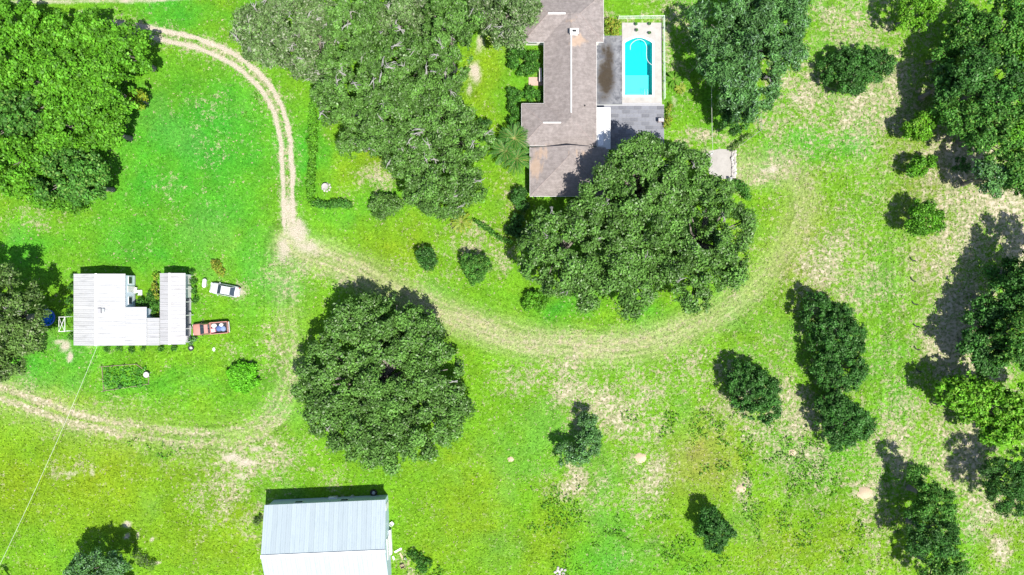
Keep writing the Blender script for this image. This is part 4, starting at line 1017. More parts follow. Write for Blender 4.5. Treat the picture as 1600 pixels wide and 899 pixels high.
# wire fence behind the ragged hedge
wf = thing('wire_fence', 'thin wire fence on dark posts beside the small deep green tree', 'fence', P(1187, 205))
fp = [P(1150,232), P(1187,205), P(1186,165)]; FO = Vector(wf.location)
pm2 = MB().box((0,0,.6), (.09,.09,1.2)).mesh('post'); pm2.materials.append(M['wood'])
for a, b in zip(fp[:-1], fp[1:]):
    for z in (.4, .75, 1.1): MB().tube([a-FO+Vector((0,0,z)), b-FO+Vector((0,0,z))], .014, 4).build('wire', M['steel'], wf)
    kk = round((b-a).length/1.5)
    for i in range(kk + (1 if b == fp[-1] else 0)): o = link('post', pm2, None, wf); o.location = a.lerp(b, i/kk) - FO
def cable(name, label, pts, r=.03):
    pts = [Vector(p) for p in pts]; a, b = pts; q = []
    for i in range(17):
        t = i/16; p = a.lerp(b, t); p.z -= (a-b).length*.02*4*t*(1-t); q.append(p)
    return tag(MB().tube(q, r, 5).build(name, M['wire']), label, 'cable')
cable('overhead_cable', 'straight pale cable running from the pool-side oak down to the concrete pad', [P(1112, 135, 5.5), P(1114, 238, 2.2)], .026)
t = thing('cable_post', 'slim post on the concrete pad carrying the end of the straight cable', 'post', P(1114*.98+800*.02, 238*.98+449.5*.02))
MB().box((0,0,1.15), (.1,.1,2.3)).build('shaft', M['steel'], t); MB().box((0,-.1,1.3), (.22,.14,.3)).build('meter_box', M['steel'], t)

# ------------------------------------------------------------------ metal roofs
def mat_metal(name, col, rough, dirt, amt, sc=(1, 1, 1), objr=.06, seed=0):
    m = bpy.data.materials.new(name); n = NT(m); g = n.pos()
    f1 = n.noise(n.scale(g, sc), 1.0, 6, .7); f2 = n.noise(g, 9, 3, .6); r = n.n("ShaderNodeObjectInfo").outputs['Random']
    kf = n.math('ADD', n.math('ADD', .93, n.math('MULTIPLY', n.math('SUBTRACT', r, .5), objr * 2)), n.math('MULTIPLY', f2, .14))
    vs_ = n.n("ShaderNodeVectorMath", operation='SCALE'); n.put(vs_.inputs[0], col); n.put(vs_.inputs['Scale'], kf)
    c = n.mix(n.ramp(f1, .47, .72, 0, amt), vs_.outputs[0], dirt)
    n.done(n.bsdf(c, rough, None, .0, .4)); return m
M['whitemetal'] = mat_metal("white_metal_roof", (.345, .35, .355), .6, (.235, .24, .245), .8, (.35, 2.2, 1))
M['bluemetal'] = mat_metal("pale_blue_metal_roof", (.30, .352, .382), .55, (.25, .30, .33), .6, (2.0, .3, 1))
M['rust'] = mat_plain("rusty_edge", (.25, .13, .08), .9, .4, 5)
def panels(root, e0, e1, r0, pitch, mat, rib=.045, extra=0.0):
    """standing-seam sheets laid from the eave line e0-e1 up to the ridge (r0 is above e0)"""
    e0, e1, r0 = Vector(e0), Vector(e1), Vector(r0)
    u = (e1 - e0); n_ = max(1, round(u.length / pitch)); w = u.length / n_; u.normalize(); v = r0 - e0; Ls = v.length; v.normalize(); nrm = u.cross(v)
    if nrm.z < 0: nrm = -nrm
    w_ = w - .006
    prof = [(0,0),(.02,rib),(.07,rib),(.09,.0),(w_*.5-.03,.0),(w_*.5-.015,rib*.35),(w_*.5+.015,rib*.35),(w_*.5+.03,.0),(w_,.0)]
    vv = [(x, 0, z) for x, z in prof] + [(x, Ls, z) for x, z in prof] + [(0,0,-.03),(w_,0,-.03),(0,Ls,-.03),(w_,Ls,-.03)]
    k = len(prof); f = [(i, i+1, k+i+1, k+i) for i in range(k-1)] + [(2*k, 2*k+2, 2*k+3, 2*k+1)] + [(2*k,0,k,2*k+2),(k-1,2*k+1,2*k+3,2*k-1)]
    f += [tuple([2*k, 2*k+1] + list(range(k-1,-1,-1))), tuple([2*k+3, 2*k+2] + list(range(k, 2*k)))]
    me = bpy.data.meshes.new('roof_panel'); me.from_pydata(vv, [], f); me.update(); me.materials.append(mat)
    for i in range(n_):
        o = link('roof_panel', me, None, root)
        p = e0 + u * (i * w)
        o.matrix_local = Matrix(((u.x, v.x, nrm.x, p.x), (u.y, v.y, nrm.y, p.y), (u.z, v.z, nrm.z, p.z), (0,0,0,1)))
    return n_
mh = thing('mobile_home', 'white metal-roofed mobile home with a stepped extension on its right', 'mobile home', P(160, 484))
HO2 = Vector(mh.location); W_ = lambda px, py, h: tuple(P(px, py, h) - HO2)
PT = .62
def at_h(px, py, href, h):  # same ground position as a point seen at height href
    q = P(px, py, href) - HO2; return (q.x, q.y, h)
yt, yb = 428, 540
rx = 150
ridge_t, ridge_b = W_(rx, yt, 3.75), W_(rx, yb, 3.75)
yT = W_(115, yt, 3.0)[1]; yB = W_(115, yb, 3.0)[1]; xW = W_(115, 1, 3.0)[0]; xR = ridge_t[0]; xE = W_(196, 1, 3.1)[0]; xE2 = W_(229, 1, 2.9)[0]; yS = W_(1, 480, 3.0)[1]; xL = W_(249.5, 1, 2.7)[0]; yL = W_(1, 497, 2.75)[1]
panels(mh, (xW, yT, 3.0), (xW, yB, 3.0), (xR, yT, 3.75), PT, M['whitemetal'])
panels(mh, (xE, yB, 3.1), (xE, yT, 3.1), (xR, yB, 3.75), PT, M['whitemetal'])
panels(mh, (xE2, yB, 2.86), (xE2, yS, 2.86), (xE + .004, yB, 3.09), PT, M['whitemetal'])
MB().box(((xR), (yT+yB)/2, 3.79), (.36, yT-yB+.05, .05)).build('ridge_cap', M['white'], mh)
wb = MB().prism([(xW+.25,yB+.2),(xE-.05,yB+.2),(xE-.05,yT-.25),(xW+.25,yT-.25)], .35, 2.98).build('wall', M['vinyl'], mh)
MB().prism([(xW+.3,yB+.25),(xE-.1,yB+.25),(xE-.1,yT-.3),(xW+.3,yT-.3)], 0, .35).build('skirting', M['trim'], mh)
MB().prism([(xE,yB+.2),(xE2-.3,yB+.2),(xE2-.3,yS-.25),(xE,yS-.25)], 0, 2.8).build('extension_wall', M['vinyl'], mh)
ge = MB()
for yy in (yT - .02, yB + .02): ge.add([(xW+.25,yy,2.98),(xE-.05,yy,3.05),(xR,yy,3.70)], [(0,1,2)])
ge.build('gable', M['vinyl'], mh)
q = W_(155, 486, 3.9); vt = MB().box((q[0], q[1], 3.85), (.55, .75, .32)).build('roof_vent', M['trim'], mh); MB().box((q[0]+.55, q[1]+.1, 3.78), (.35, .5, .2)).build('vent_hood', M['steel'], vt)
for px, py, ax, w in ((196,438,'x',1.2),(196,470,'x',1.2),(115,450,'w',1.2),(115,505,'w',1.2),(140,540,'s',1.2),(180,540,'s',1.2),(212,540,'s',1.0)):
    q = W_(px, py, 3.0)
    if ax == 'x': c = (xE - .03, q[1], 1.75); d = (.08, w, 1.0)
    elif ax == 'w': c = (xW + .23, q[1], 1.75); d = (.08, w, 1.0)
    else: c = (q[0], yB + .18, 1.75); d = (w, .08, 1.0)
    f = MB().box(c, d).build('window', M['white'], mh); MB().box(c, tuple(x*(1.3 if x < .1 else .84) for x in d)).build('pane', M['glass'], f)
dy_ = P(210, 454, .5).y - HO2.y
d = MB().box((xE - .02, dy_ + .2, 1.45), (.08, .95, 2.0)).build('door', M['white'], mh); MB().box((xE + .03, dy_ - .15, 1.4), (.05, .06, .12)).build('handle', M['dark'], d)
lk = thing('link_roof', 'short lower white roof joining the mobile home to the carport', 'roof', P(239, 518)); LO = Vector(lk.location)
a, b = P(229.6, 540, 2.7) - LO, P(249, 497, 2.7) - LO
panels(lk, (b.x, a.y, 2.62), (b.x, b.y, 2.62), (a.x, a.y, 2.74), PT, mat_metal("link_white_metal", (.30,.305,.31), .6, (.21,.21,.215), .8, (.35,2.2,1)))
for x in (a.x+.1, b.x-.1):
    for y in (a.y+.1, b.y-.1): MB().box((x, y, 1.27), (.1, .1, 2.54)).build('post', M['white'], lk)
# carport
cp = thing('carport', 'narrow white gabled carport right of the mobile home', 'carport', P(272, 482)); CO = Vector(cp.location)
cx0, cxr, cx1 = (P(x, 1, h).x - CO.x for x, h in ((249.8, 2.9), (265, 3.35), (290, 2.9))); cyT, cyB = P(1, 427, 3).y - CO.y, P(1, 538.5, 3).y - CO.y
cm = mat_metal("carport_white_metal", (.315,.315,.32), .6, (.22,.213,.21), .8, (.35,2.2,1))
panels(cp, (cx0, cyT, 2.9), (cx0, cyB, 2.9), (cxr, cyT, 3.35), PT, cm); panels(cp, (cx1, cyB, 2.9), (cx1, cyT, 2.9), (cxr, cyB, 3.35), PT, cm)
MB().box((cxr, (cyT+cyB)/2, 3.39), (.3, cyT-cyB+.04, .05)).build('ridge_cap', M['white'], cp)
MB().prism([(cx0+.2, cyB+.15), (cx0+.32, cyB+.15), (cx0+.32, cyT-.15), (cx0+.2, cyT-.15)], 0, 2.84).build('side_wall', M['vinyl'], cp)
xx = P(296, 1, .6).x - CO.x - .05
y1_, y2_ = P(1, 466, .6).y - CO.y, P(1, 431, .6).y - CO.y
MB().prism([(xx-.5, y1_), (xx, y1_), (xx, y2_), (xx-.5, y2_)], 0, 2.3).build('white_storage_wall', M['white'], cp)
for i in range(6):
    yy = cyB + .3 + (cyT - cyB - .6) * i / 5; MB().box((cx1 - .15, yy, 1.42), (.12, .12, 2.84)).build('post', M['white'], cp)
for z in (.45, .95): MB().box((xx - .02, (cyB + y1_)/2, z), (.06, y1_-cyB-.2, .09)).build('rail', M['trim'], cp)
MB().prism([(cx0+.35, cyB+.1), (xx+.05, cyB+.1), (xx+.05, cyT-.1), (cx0+.35, cyT-.1)], 0, .07).build('floor_slab', M['trim'], cp)
MB().prism([(cx0+.32, cyT-.27), (cx1-.2, cyT-.27), (cx1-.2, cyT-.15), (cx0+.32, cyT-.15)], .07, 2.84).build('end_wall', M['vinyl'], cp)
# steps at the mobile home door
t = thing('entry_steps', 'white landing and steps at the right hand door of the mobile home', 'steps', P(213, 455))
MB().box((-.35, .1, .42), (1.3, .95, .12)).build('landing', M['white'], t)
for i, z in enumerate((.28, .14)): MB().box((.5 + .32*i, -.25, z), (.31, .8, .1)).build('tread', M['white'], t)
for sy in (-.35, .55): MB().tube([(-.9, sy, .5), (-.9, sy, 1.3), (.25, sy, 1.3), (.25, sy, .4)], .03, 5).build('handrail', M['trim'], t)
for sx in (-.9, .2):
    for sy in (-.3, .5): MB().box((sx, sy, .18), (.1, .1, .36)).build('leg', M['white'], t)
planter('flowerpot', 'dark pot standing on the lower end of the white steps', 216, 459.5, .16, .3, M['dark'], .0)
# lattice frame west of the mobile home
t = thing('trellis', 'white frame with crossed braces standing against the mobile home west wall', 'trellis', P(109.5, 506, 1.2))
for z in (.1, 1.9):
    for sy in (-1.1, 1.1): MB().box((-.05, sy, z), (.9, .06, .06)).build('rail', M['white'], t)
for sx in (-.47, .43):
    for sy in (-1.1, 1.1): MB().box((sx, sy, 1.0), (.07, .07, 2.0)).build('post', M['white'], t)
for sx in (-.47, .43): MB().box((sx, 0, 1.94), (.06, 2.2, .06)).build('rail', M['white'], t)
MB().tube([(-.47, -1.1, 1.96), (.43, 1.1, 1.96)], .03, 5).build('brace', M['white'], t); MB().tube([(-.47, 1.1, 1.99), (.43, -1.1, 1.99)], .03, 5).build('brace', M['white'], t)

# metal barn
c0, c1 = P(413, 789.5, 3.6), P(603, 781, 3.6); ax = (c1 - c0); LB = ax.length; ang = math.atan2(ax.y, ax.x); ux = ax.normalized(); uy = Vector((ux.y, -ux.x, 0))
DB = 6.9
bc = c0 + ux * LB / 2 + uy * DB; bc.z = 0
barn = thing('barn', 'large pale blue metal barn cut by the bottom edge of the photo', 'barn', bc, ang)
h = LB / 2
panels(barn, (h, DB, 3.6), (-h, DB, 3.6), (h, 0, 6.0), .70, M['bluemetal'], .05)
panels(barn, (-h, -DB, 3.6), (h, -DB, 3.6), (-h, 0, 6.0), .70, M['bluemetal'], .05)
MB().box((0, 0, 6.04), (LB + .06, .45, .05)).build('ridge_cap', M['white'], barn)
M['barnwall'] = mat_metal("barn_wall_metal", (.42, .52, .60), .5, (.34, .42, .48), .5)
MB().prism([(-h+.25,-DB+.25),(h-.35,-DB+.25),(h-.35,DB-.3),(-h+.25,DB-.3)], 0, 3.55).build('wall', M['barnwall'], barn)
g = MB()
for x in (-h+.25, h-.35): g.add([(x,-DB+.25,3.55),(x,DB-.3,3.55),(x,0,5.93)], [(0,1,2)])
g.build('gable', M['barnwall'], barn)
for i, yy in enumerate((DB-1.6, -1.0)):
    MB().box((h-.33, yy, 1.2), (.08, .95 if i == 0 else 3.2, 2.2 if i == 0 else 2.9)).build('door' if i == 0 else 'sliding_door', M['white'], barn)
MB().box((h-.15, DB-7.5, .45), (.28, 3.8, .9)).build('white_skirt', M['white'], barn)
for x in (-4.5, 2.5):
    f = MB().box((x, DB-.28, 1.9), (1.3, .08, .9)).build('window', M['white'], barn); MB().box((x, DB-.27, 1.9), (1.12, .08, .74)).build('pane', M['glass'], f)
b2w = lambda x, y, z=0.: bc + ux * x - uy * y + Vector((0, 0, z))
# things stored behind and beside the barn
def tyre(label, loc_, r=.42, w=.24, group=None, tilt=0.0):
    t = thing('old_tyre', label, 'tyre', loc_, 0, group); t.rotation_euler = (tilt, 0, 0)
    MB().lathe([(r*.55, 0), (r*.92, .0), (r, w*.25), (r, w*.75), (r*.92, w), (r*.55, w), (r*.52, w*.5), (r*.55, 0)], 18).build('tread', M['dark'], t, True)
    MB().lathe([(0, w*.4), (r*.3, w*.45), (r*.5, w*.35), (r*.56, w*.8)], 14).build('rim', M['steel'], t)
    return t
tyre('old tyre lying in the barn shadow at its north wall, right of the barrel', P(584, 770), .55, .28)
t = thing('water_tank', 'pale cylindrical water tank lying in the barn shadow', 'tank', P(522, 778)); t.rotation_euler = (0, 0, ang)
MB().tube([(-.75,0,.45),(-.68,0,.45),(.68,0,.45),(.75,0,.45)], [.28,.42,.42,.28], 14).build('shell', M['steel'], t, True)
for sx in (-.45, .45): MB().box((sx, 0, .1), (.12, .7, .2)).build('cradle', M['trim'], t)
t = thing('barrel', 'grey steel barrel standing in the barn shadow', 'barrel', P(551, 776))
MB().lathe([(0,0),(.29,0),(.3,.03),(.29,.3),(.305,.32),(.29,.34),(.29,.6),(.305,.62),(.29,.64),(.3,.88),(.27,.86),(0,.86)], 16).build('drum', M['steel'], t); MB().lathe([(0,.87),(.05,.87),(.05,.9),(0,.9)], 8).build('bung', M['dark'], t)
chair('garden_chair', 'white plastic garden chair beside the barn east wall', 613, 817, .8, M['white'])
rp = random.Random(21)
for i, (px, py, lb) in enumerate(((622,860,'longest pale board on the ground by the barn corner'),(627,868,'short pinkish board by the barn corner'),(615,872,'white board lying close to the barn wall foot'))):
    q = P(px, py); tag(MB().box((0,0,.06), (1.2 - .3*i, .28, .06)).build('board', (M['white'], M['sandmound'], M['white'])[i]), lb, 'board'); o = bpy.context.scene.objects[-1] if False else C.objects[-1]; o.location = q; o.rotation_euler = (0, .05, rp.uniform(0, 3))
t = thing('crate', 'pinkish open wooden crate among the debris by the barn', 'crate', P(629, 884), .4)
for sx in (-.3, .3): MB().box((sx, 0, .2), (.03, .6, .4)).build('side', M['sandmound'], t)
for sy in (-.3, .3): MB().box((0, sy, .2), (.57, .03, .4)).build('side', M['sandmound'], t)
MB().box((0, 0, .03), (.57, .57, .03)).build('base', M['wood'], t)
t = thing('bucket', 'white bucket among the debris by the barn', 'bucket', P(634, 872))
MB().lathe([(0,.0),(.13,0),(.17,.36),(.18,.37),(.15,.35),(.12,.03),(0,.03)], 14).build('pail', M['white'], t); MB().tube([(-.17,0,.35),(-.12,.05,.45),(.0,.08,.5),(.12,.05,.45),(.17,0,.35)], .008, 4).build('handle', M['steel'], t)

# ------------------------------------------------------------------ small things on the lawns
# garden bed with a low board edge and posts
gbd = thing('garden_bed', 'overgrown rectangular garden plot edged with low weathered boards', 'garden bed', P(196, 590)); GO = Vector(gbd.location)
gc = [P(160,573), P(214,569), P(233,583), P(233,600), P(215,603), P(163,611)]
bpm = MB().box((0,0,.12), (1,.05,.22)).mesh('board'); bpm.materials.append(M['wood'])
ppm = MB().box((0,0,.35), (.11,.11,.7)).mesh('post'); ppm.materials.append(M['wood'])
for a, b in list(zip(gc, gc[1:] + gc[:1])):
    kk = max(1, round((b-a).length/1.8)); d = (b-a)
    for i in range(kk):
        o = link('board', bpm, None, gbd); o.location = a.lerp(b, (i+.5)/kk) - GO; o.rotation_euler = (0,0,math.atan2(d.y,d.x)); o.scale = (d.length/kk - .13, 1, 1)
        o = link('post', ppm, None, gbd); o.location = a.lerp(b, i/kk) - GO
rg = np.random.default_rng(77)
k = 520; pu = rg.uniform(163,230,k); pv = rg.uniform(573,606,k); PPp = np.array([tuple(P(a,b) - GO) for a, b in zip(pu, pv)]); PPp[:,2] = rg.uniform(.1,.5,k)
leafmesh('vegetables', PPp, rg.normal(size=(k,3))*.6 + np.array((0,0,1)), .2, .09, np.array((.06,.22,.02))*rg.uniform(.6,1.4,(k,1)), rg, gbd, kind='stuff')
t = thing('garden_table', 'small round white table on splayed legs at the right end of the garden plot', 'table', P(232, 585))
MB().lathe([(0,.70),(.42,.70),(.45,.72),(.42,.75),(0,.75)], 18).build('tabletop', M['ridge'], t)
for a in (.6, 2.2, 3.8, 5.3): MB().tube([(.2*math.cos(a),.2*math.sin(a),.7),(.45*math.cos(a),.45*math.sin(a),0)], .025, 5).build('leg', M['white'], t)
planter('planter', 'dark square-shouldered planter inside the garden plot', 189.5, 604, .32, .35, M['dark'], cat='planter')
tyre('old tyre lying flat at the carport corner', P(299, 544), .45, .25)
tag(MB().lathe([(0,.0),(.3,.02),(.38,.1),(.3,.2),(.1,.25),(0,.26)], 7).build('stone', M['white']), 'flat white stone on the grass south of the red pickup', 'stone'); C.objects[-1].location = P(334.5, 546); C.objects[-1].scale = (.6, .9, .8)
t = thing('gas_tank', 'white elongated gas tank standing left of the pale sedan', 'tank', P(321.5, 442.5), math.pi/2 - .1)
MB().tube([(-.72,0,.5),(-.66,0,.5),(-.5,0,.5),(.5,0,.5),(.66,0,.5),(.72,0,.5)], [.05,.2,.31,.31,.2,.05], 16).build('shell', M['white'], t, True)
for sx in (-.4,.4): MB().box((sx,0,.12), (.1,.5,.24)).build('foot', M['trim'], t)
MB().lathe([(0,.78),(.12,.78),(.12,.9),(0,.92)], 10).build('valve_dome', M['white'], t)
t = thing('paddling_pool', 'round blue paddling pool in the shade of the olive oak', 'paddling pool', P(74.5, 496))
R_ = 1.25
MB().lathe([(R_*.86,0),(R_,.02),(R_*1.04,.28),(R_*1.06,.34),(R_*.98,.36),(R_*.93,.3),(R_*.88,.05)], 28).build('rim', M['blue'], t)
MB().lathe([(0,.05),(R_*.88,.05)], 28).build('floor', M['blue'], t); MB().lathe([(0,.16),(R_*.9,.16)], 28).build('water', M['water'], t)
t = thing('bird_bath', 'pale grey stone bird bath on the lawn inside the hedge corner', 'bird bath', P(510, 293))
MB().lathe([(0,0),(.28,0),(.24,.1),(.11,.16),(.10,.62),(.2,.7)], 14).build('pedestal', M['rock'], t)
MB().lathe([(0,.68),(.3,.7),(.52,.84),(.54,.88),(.48,.88),(.3,.78),(0,.75)], 18).build('bowl', M['rock'], t)
for i in range(9):
    a = i*.698; o = link('stone', rms[i % 4], None, t); o.location = (.62*math.cos(a), .62*math.sin(a), .08); o.scale = (.75,.75,.8)
order = ['topmost','second from the top','third from the top','third from the bottom','second from the bottom','lowest']
for i, (px, py) in enumerate(((1431,405),(1432,437),(1433.5,473),(1436,508),(1437.5,544),(1440,578))):
    a0 = rp.uniform(-.25,.25); R_ = .75; pts = [Vector((R_*math.cos(t_)-.2, R_*math.sin(t_)+.45, .16)) for t_ in [math.pi*(1.05+.52*j/8) + a0 for j in range(9)]]
    o = MB().tube(pts, [.05]+[.085]*7+[.05], 7).build('curved_edging', M['dark']); o.location = P(px, py); tag(o, 'dark curved edging strip in the grass, %s in its row' % order[i], 'edging', 'dark curved edging strips in a row by the wood')
for i, (px, py, r, lb) in enumerate(((1001,715,.95,'bare sand mound east of the blue-green tree'),(1159,763,.8,'sand mound in the weedy middle of the pasture, above the oval-shadow tree'),(1351,770,1.25,'largest bare sand mound, beside the south-east tree row'),(1238,707,.6,'small sand mound among the weeds west of the dark southern tree'),(798,718,.5,'little sand mound on the yellow grass right of the round oak'))):
    g_ = np.random.default_rng(i+40); mb = MB(); N_ = 14; rg_ = [(0,.3)]
    vv = [(0,0,.30*r)]; ff = []
    for j, (q_, z_) in enumerate(((.3,.27),(.6,.17),(.85,.06),(1.05,-.03))):
        for k_ in range(N_):
            a = 2*math.pi*k_/N_; rr_ = r*q_*g_.uniform(.8,1.2); vv.append((rr_*math.cos(a), rr_*math.sin(a)*.85, z_*r + g_.uniform(-.02,.02)))
    ff += [(0, 1+k_, 1+(k_+1)%N_) for k_ in range(N_)]
    for j in range(3): ff += [(1+j*N_+k_, 1+(j+1)*N_+k_, 1+(j+1)*N_+(k_+1)%N_, 1+j*N_+(k_+1)%N_) for k_ in range(N_)]
    o = mb.add(vv, ff).build('sand_mound', M['sandmound'], None, True); o.location = P(px, py); tag(o, lb, 'sand mound')
sp_ = thing('stone_pile', 'small pile of grey and pinkish stones in weeds at the bottom edge', 'stone pile', P(874, 893))
for i in range(9):
    a = i * 2.4; o = link('stone', rms[i % 4], None, sp_); o.location = (.33*math.sqrt(i)*math.cos(a), .25*math.sqrt(i)*math.sin(a), .12); o.rotation_euler = (0, 0, a); o.scale = (1.1, .9, .9)
# utility pole just below the frame and its line to the mobile home
ub = P(25, 914)
t = thing('utility_pole', 'wooden utility pole at the bottom left corner, its shadow in the frame', 'utility pole', ub)
MB().tube([(0,0,-.2),(0,0,8.2)], [.16,.11], 10).build('shaft', M['wood'], t); MB().box((0,0,7.8), (1.5,.12,.14), .4).build('crossarm', M['wood'], t)
MB().lathe([(0,6.4),(.25,6.4),(.27,6.5),(.27,7.2),(.2,7.3),(0,7.3)], 12, (.36,0,0)).build('transformer', M['steel'], t)
cable('overhead_cable', 'long pale power line from the mobile home to the bottom left pole', [P(152, 541, 3.3), (ub.x, ub.y, 7.6)], .024)

# ------------------------------------------------------------------ vehicles
def carpaint(name, col, rough=.28):
    m = bpy.data.materials.new(name); n = NT(m)
    b = n.n("ShaderNodeBsdfPrincipled"); f = n.noise(n.obj(), 2.5, 5, .6)
    n.put(b.inputs['Base Color'], n.mix(f, tuple(c*.88 for c in col), tuple(min(1, c*1.1) for c in col))); b.inputs['Roughness'].default_value = rough
    b.inputs['Coat Weight'].default_value = .35; b.inputs['Metallic'].default_value = .1; n.done(b.outputs[0]); return m
M['lamp'] = mat_plain("lamp_glass", (.75, .77, .8), .15, .05, 3, spec=.6); M['tail'] = mat_plain("tail_lamp", (.45, .02, .02), .2, .1, 3)
def loft(st, ring):
    """st: list of (x, half width, z bottom, z top); ring: profile (fraction of width, fraction of height)"""
    v = []; f = []; k = len(ring)
    for x, w, zb, zt in st: v += [(x, w*a, zb + (zt-zb)*b) for a, b in ring]
    for i in range(len(st)-1): f += [(i*k+j, i*k+(j+1)%k, (i+1)*k+(j+1)%k, (i+1)*k+j) for j in range(k)]
    f += [tuple(range(k))[::-1], tuple((len(st)-1)*k+j for j in range(k))]
    return v, f
RING = [(-.86,0),(.86,0),(1,.25),(1,.62),(.93,.90),(.80,.98),(0,1.02),(-.80,.98),(-.93,.90),(-1,.62),(-1,.25)]
def wheel(t, x, y, r, w):
    s_ = 1 if y > 0 else -1
    wm_ = MB(); pf = [(r*.62, -w/2), (r*.95, -w/2), (r, -w*.3), (r, w*.3), (r*.95, w/2), (r*.62, w/2)]
    n_ = 16; vv = [(x + p*math.cos(2*math.pi*k/n_), y + q, r + p*math.sin(2*math.pi*k/n_)) for p, q in pf for k in range(n_)]
    wo_ = MB().add([], []).build('wheel', M['dark'], t) if False else None
    me = MB().add(vv, [(i*n_+k, i*n_+(k+1)%n_, ((i+1)%6)*n_+(k+1)%n_, ((i+1)%6)*n_+k) for i in range(6) for k in range(n_)])
    o = me.build('wheel', M['dark'], t, True)
    vv = [(x, y + s_*w*.35, r)] + [(x + r*.62*math.cos(2*math.pi*k/n_), y + s_*w*.42, r + r*.62*math.sin(2*math.pi*k/n_)) for k in range(n_)]
    MB().add(vv, [(0, 1+k, 1+(k+1)%n_) for k in range(n_)]).build('rim', M['steel'], o)
def glasspane(t, name, q, lift=.012, inset=.06):
    q = [Vector(p) for p in q]; c = sum(q, Vector())/len(q); nr = (q[1]-q[0]).cross(q[2]-q[0]).normalized()
    q = [p + (c-p)*inset for p in q]
    mid = Vector((0,0,.9))
    if nr.dot(c - mid) < 0: nr = -nr
    v = [p + nr*lift for p in q] + [p - nr*.01 for p in q]; n_ = len(q)
    MB().add(v, [tuple(range(n_)), tuple(range(n_, 2*n_))[::-1]] + [(i, (i+1)%n_, n_+(i+1)%n_, n_+i) for i in range(n_)]).build(name, M['glass'], t)
def frustum(bx0, bx1, bw, z0, tx0, tx1, tw, z1):
    b = [(bx0,-bw,z0),(bx1,-bw,z0),(bx1,bw,z0),(bx0,bw,z0)]; tt = [(tx0,-tw,z1),(tx1,-tw,z1),(tx1,tw,z1),(tx0,tw,z1)]
    return b, tt
def mirrors(t, x, y, z, mat):
    for s_ in (-1, 1): MB().box((x, s_*(y+.1), z), (.12, .2, .14)).build('mirror', mat, t)
# sedan
silver = carpaint("silver_paint", (.46, .47, .48))
car = thing('sedan', 'pale silver sedan parked on the grass above the red pickup', 'car', P(350.5, 453.2, .0) + (P(350.5,453.2,.8)-P(350.5,453.2,0))*Vector((1,1,0)).x if False else Vector((P(350.5,453.2,.8).x, P(350.5,453.2,.8).y, 0)), math.radians(180-10))
v, f = loft([(-2.32,.46,.36,.74),(-2.27,.64,.30,.82),(-2.15,.78,.25,.90),(-1.9,.87,.22,.97),(-1.2,.90,.2,.98),(0,.91,.2,.96),(1.0,.90,.2,.94),(1.65,.87,.2,.87),(1.98,.80,.22,.80),(2.18,.68,.26,.71),(2.29,.52,.3,.62),(2.33,.34,.36,.54)], RING)
MB().add(v, f).build('body', silver, car, True)
b, tt = frustum(-1.72, 1.02, .80, .93, -1.08, .30, .60, 1.43)
MB().add(b + tt, [(4,5,6,7),(0,1,5,4),(1,2,6,5),(2,3,7,6),(3,0,4,7)]).build('cabin', silver, car)
glasspane(car, 'windshield', [b[1],b[2],tt[2],tt[1]], inset=.05); glasspane(car, 'rear_window', [b[3],b[0],tt[0],tt[3]], inset=.07)
for s0, s1, s2, s3 in ((b[0],b[1],tt[1],tt[0]),(b[2],b[3],tt[3],tt[2])):
    A, B_, D, E_ = map(Vector, (s0, s1, s2, s3)); mB, mT = A.lerp(B_, .5), E_.lerp(D, .5)
    glasspane(car, 'side_window', [A, mB, mT, E_], inset=.1); glasspane(car, 'side_window', [mB, B_, D, mT], inset=.1)
MB().box((-.42,0,1.438), (.02,1.1,.012)).build('roof_seam', M['trim'], car)
MB().box((-2.05,0,.985), (.3,1.3,.02)).build('trunk_lid', silver, car)
for x in (-1.45, 1.42):
    for y in (-.80, .80): wheel(car, x, y, .32, .2)
for s_ in (-1,1):
    MB().box((2.12,s_*.6,.66), (.22,.3,.12), -s_*.35).build('headlight', M['lamp'], car); MB().box((-2.2,s_*.58,.76), (.12,.3,.14), s_*.25).build('tail_light', M['tail'], car)
mirrors(car, .75, .86, 1.0, silver)
MB().box((2.34,0,.38), (.06,1.2,.16)).build('bumper', silver, car); MB().box((-2.32,0,.42), (.06,1.3,.16)).build('bumper', silver, car)
# pickup
red = carpaint("faded_red_paint", (.44, .20, .165), .45)
q = P(328.5, 513.6, .9); tk = thing('pickup_truck', 'faded red pickup truck with its nose under the carport edge', 'pickup truck', (q.x, q.y, 0), math.radians(180+4.5))
v, f = loft([(.02,.93,.36,1.08),(1.0,.93,.36,1.08),(1.2,.93,.36,1.08),(2.0,.91,.36,1.04),(2.5,.88,.36,.98),(2.7,.80,.4,.9)], RING)
MB().add(v, f).build('body', red, tk, True)
bedp = MB().box((-1.35,0,.52), (2.68,1.84,.22))
for s_ in (-1,1): bedp.box((-1.35,s_*.88,.84), (2.68,.1,.46))
bedp.box((-.07,0,.84), (.1,1.66,.46)); bedp.build('cargo_bed', red, tk)
tg = MB().box((-2.72,0,.82), (.07,1.7,.5)).build('tailgate', red, tk); MB().box((-2.765,0,.92), (.03,.2,.07)).build('handle', M['dark'], tg)
MB().box((-1.35,0,.645), (2.5,1.6,.015)).build('bed_liner', M['dark'], tk)
b, tt = frustum(-.0, 1.55, .86, 1.04, .08, .62, .68, 1.70)
MB().add(b + tt, [(4,5,6,7),(0,1,5,4),(1,2,6,5),(2,3,7,6),(3,0,4,7)]).build('cab', red, tk)
glasspane(tk, 'windshield', [b[1],b[2],tt[2],tt[1]], inset=.06); glasspane(tk, 'rear_window', [b[3],b[0],tt[0],tt[3]], inset=.14)
glasspane(tk, 'side_window', [b[0],b[1],tt[1],tt[0]], inset=.12); glasspane(tk, 'side_window', [b[2],b[3],tt[3],tt[2]], inset=.12)
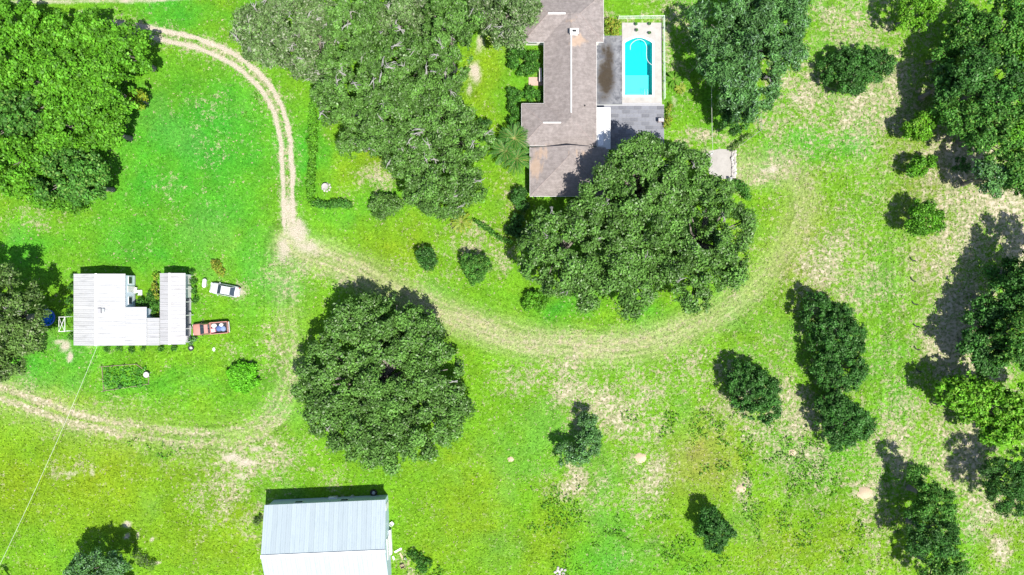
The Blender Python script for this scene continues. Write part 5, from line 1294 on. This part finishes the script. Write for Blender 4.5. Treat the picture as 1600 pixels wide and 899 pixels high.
for x in (-1.75, 1.75):
    for y in (-.82, .82): wheel(tk, x, y, .37, .24)
MB().box((2.76,0,.5), (.12,1.75,.2)).build('bumper', M['steel'], tk); MB().box((-2.80,0,.5), (.1,1.7,.16)).build('bumper', M['steel'], tk)
for s_ in (-1,1): MB().box((2.69,s_*.62,.78), (.08,.3,.18)).build('headlight', M['lamp'], tk); MB().box((-2.77,s_*.86,.8), (.03,.1,.3)).build('tail_light', M['tail'], tk)
MB().box((2.72,0,.78), (.05,.85,.18)).build('grille', M['dark'], tk)
mirrors(tk, 1.15, .92, 1.15, M['dark'])
tm = Matrix.Translation(tk.location) @ Matrix.Rotation(math.radians(184.5), 4, 'Z')
def cargo(name, label, cat, x, y, z, mb, mat, rz=0.):
    o = mb.build(name, mat); o.matrix_basis = tm @ Matrix.Translation((x, y, z)) @ Matrix.Rotation(rz, 4, 'Z'); tag(o, label, cat); return o
def sack(r=.3, seed=0):
    g_ = random.Random(seed); m_ = MB(); m_.lathe([(0,0),(r*.9,.02),(r*1.05,.12),(r*.8,.26),(r*.3,.33),(0,.34)], 9); m_.v = [(x*g_.uniform(.85,1.2), y*g_.uniform(.8,1.1), z) for x, y, z in m_.v]; return m_
pink = mat_plain("pink_plastic", (.75, .38, .42), .6, .15, 4)
cargo('storage_bin', 'pink lidded bin in the pickup bed, nearest the cab', 'bin', -.50, .32, .66, MB().box((0,0,.2), (.6,.55,.4)).box((0,0,.42), (.64,.59,.04)), pink, .1)
cargo('sack', 'white sack in the pickup bed beside the pink bin', 'sack', -.55, -.38, .66, sack(.36, 1), M['white'])
cargo('tarpaulin', 'crumpled blue tarpaulin in the middle of the pickup bed', 'tarpaulin', -1.30, .1, .66, sack(.42, 2), mat_plain('blue_tarp', (.07, .11, .26), .8, .4, 6))
cargo('bag', 'slate blue bag at the back of the pickup bed', 'bag', -1.95, .2, .66, sack(.42, 3), mat_plain("slate_cloth", (.16,.22,.36), .9, .4, 6))
cargo('bundle', 'pale cloth bundle near the pickup tailgate side', 'bundle', -1.7, -.45, .66, sack(.3, 4), M['white'])
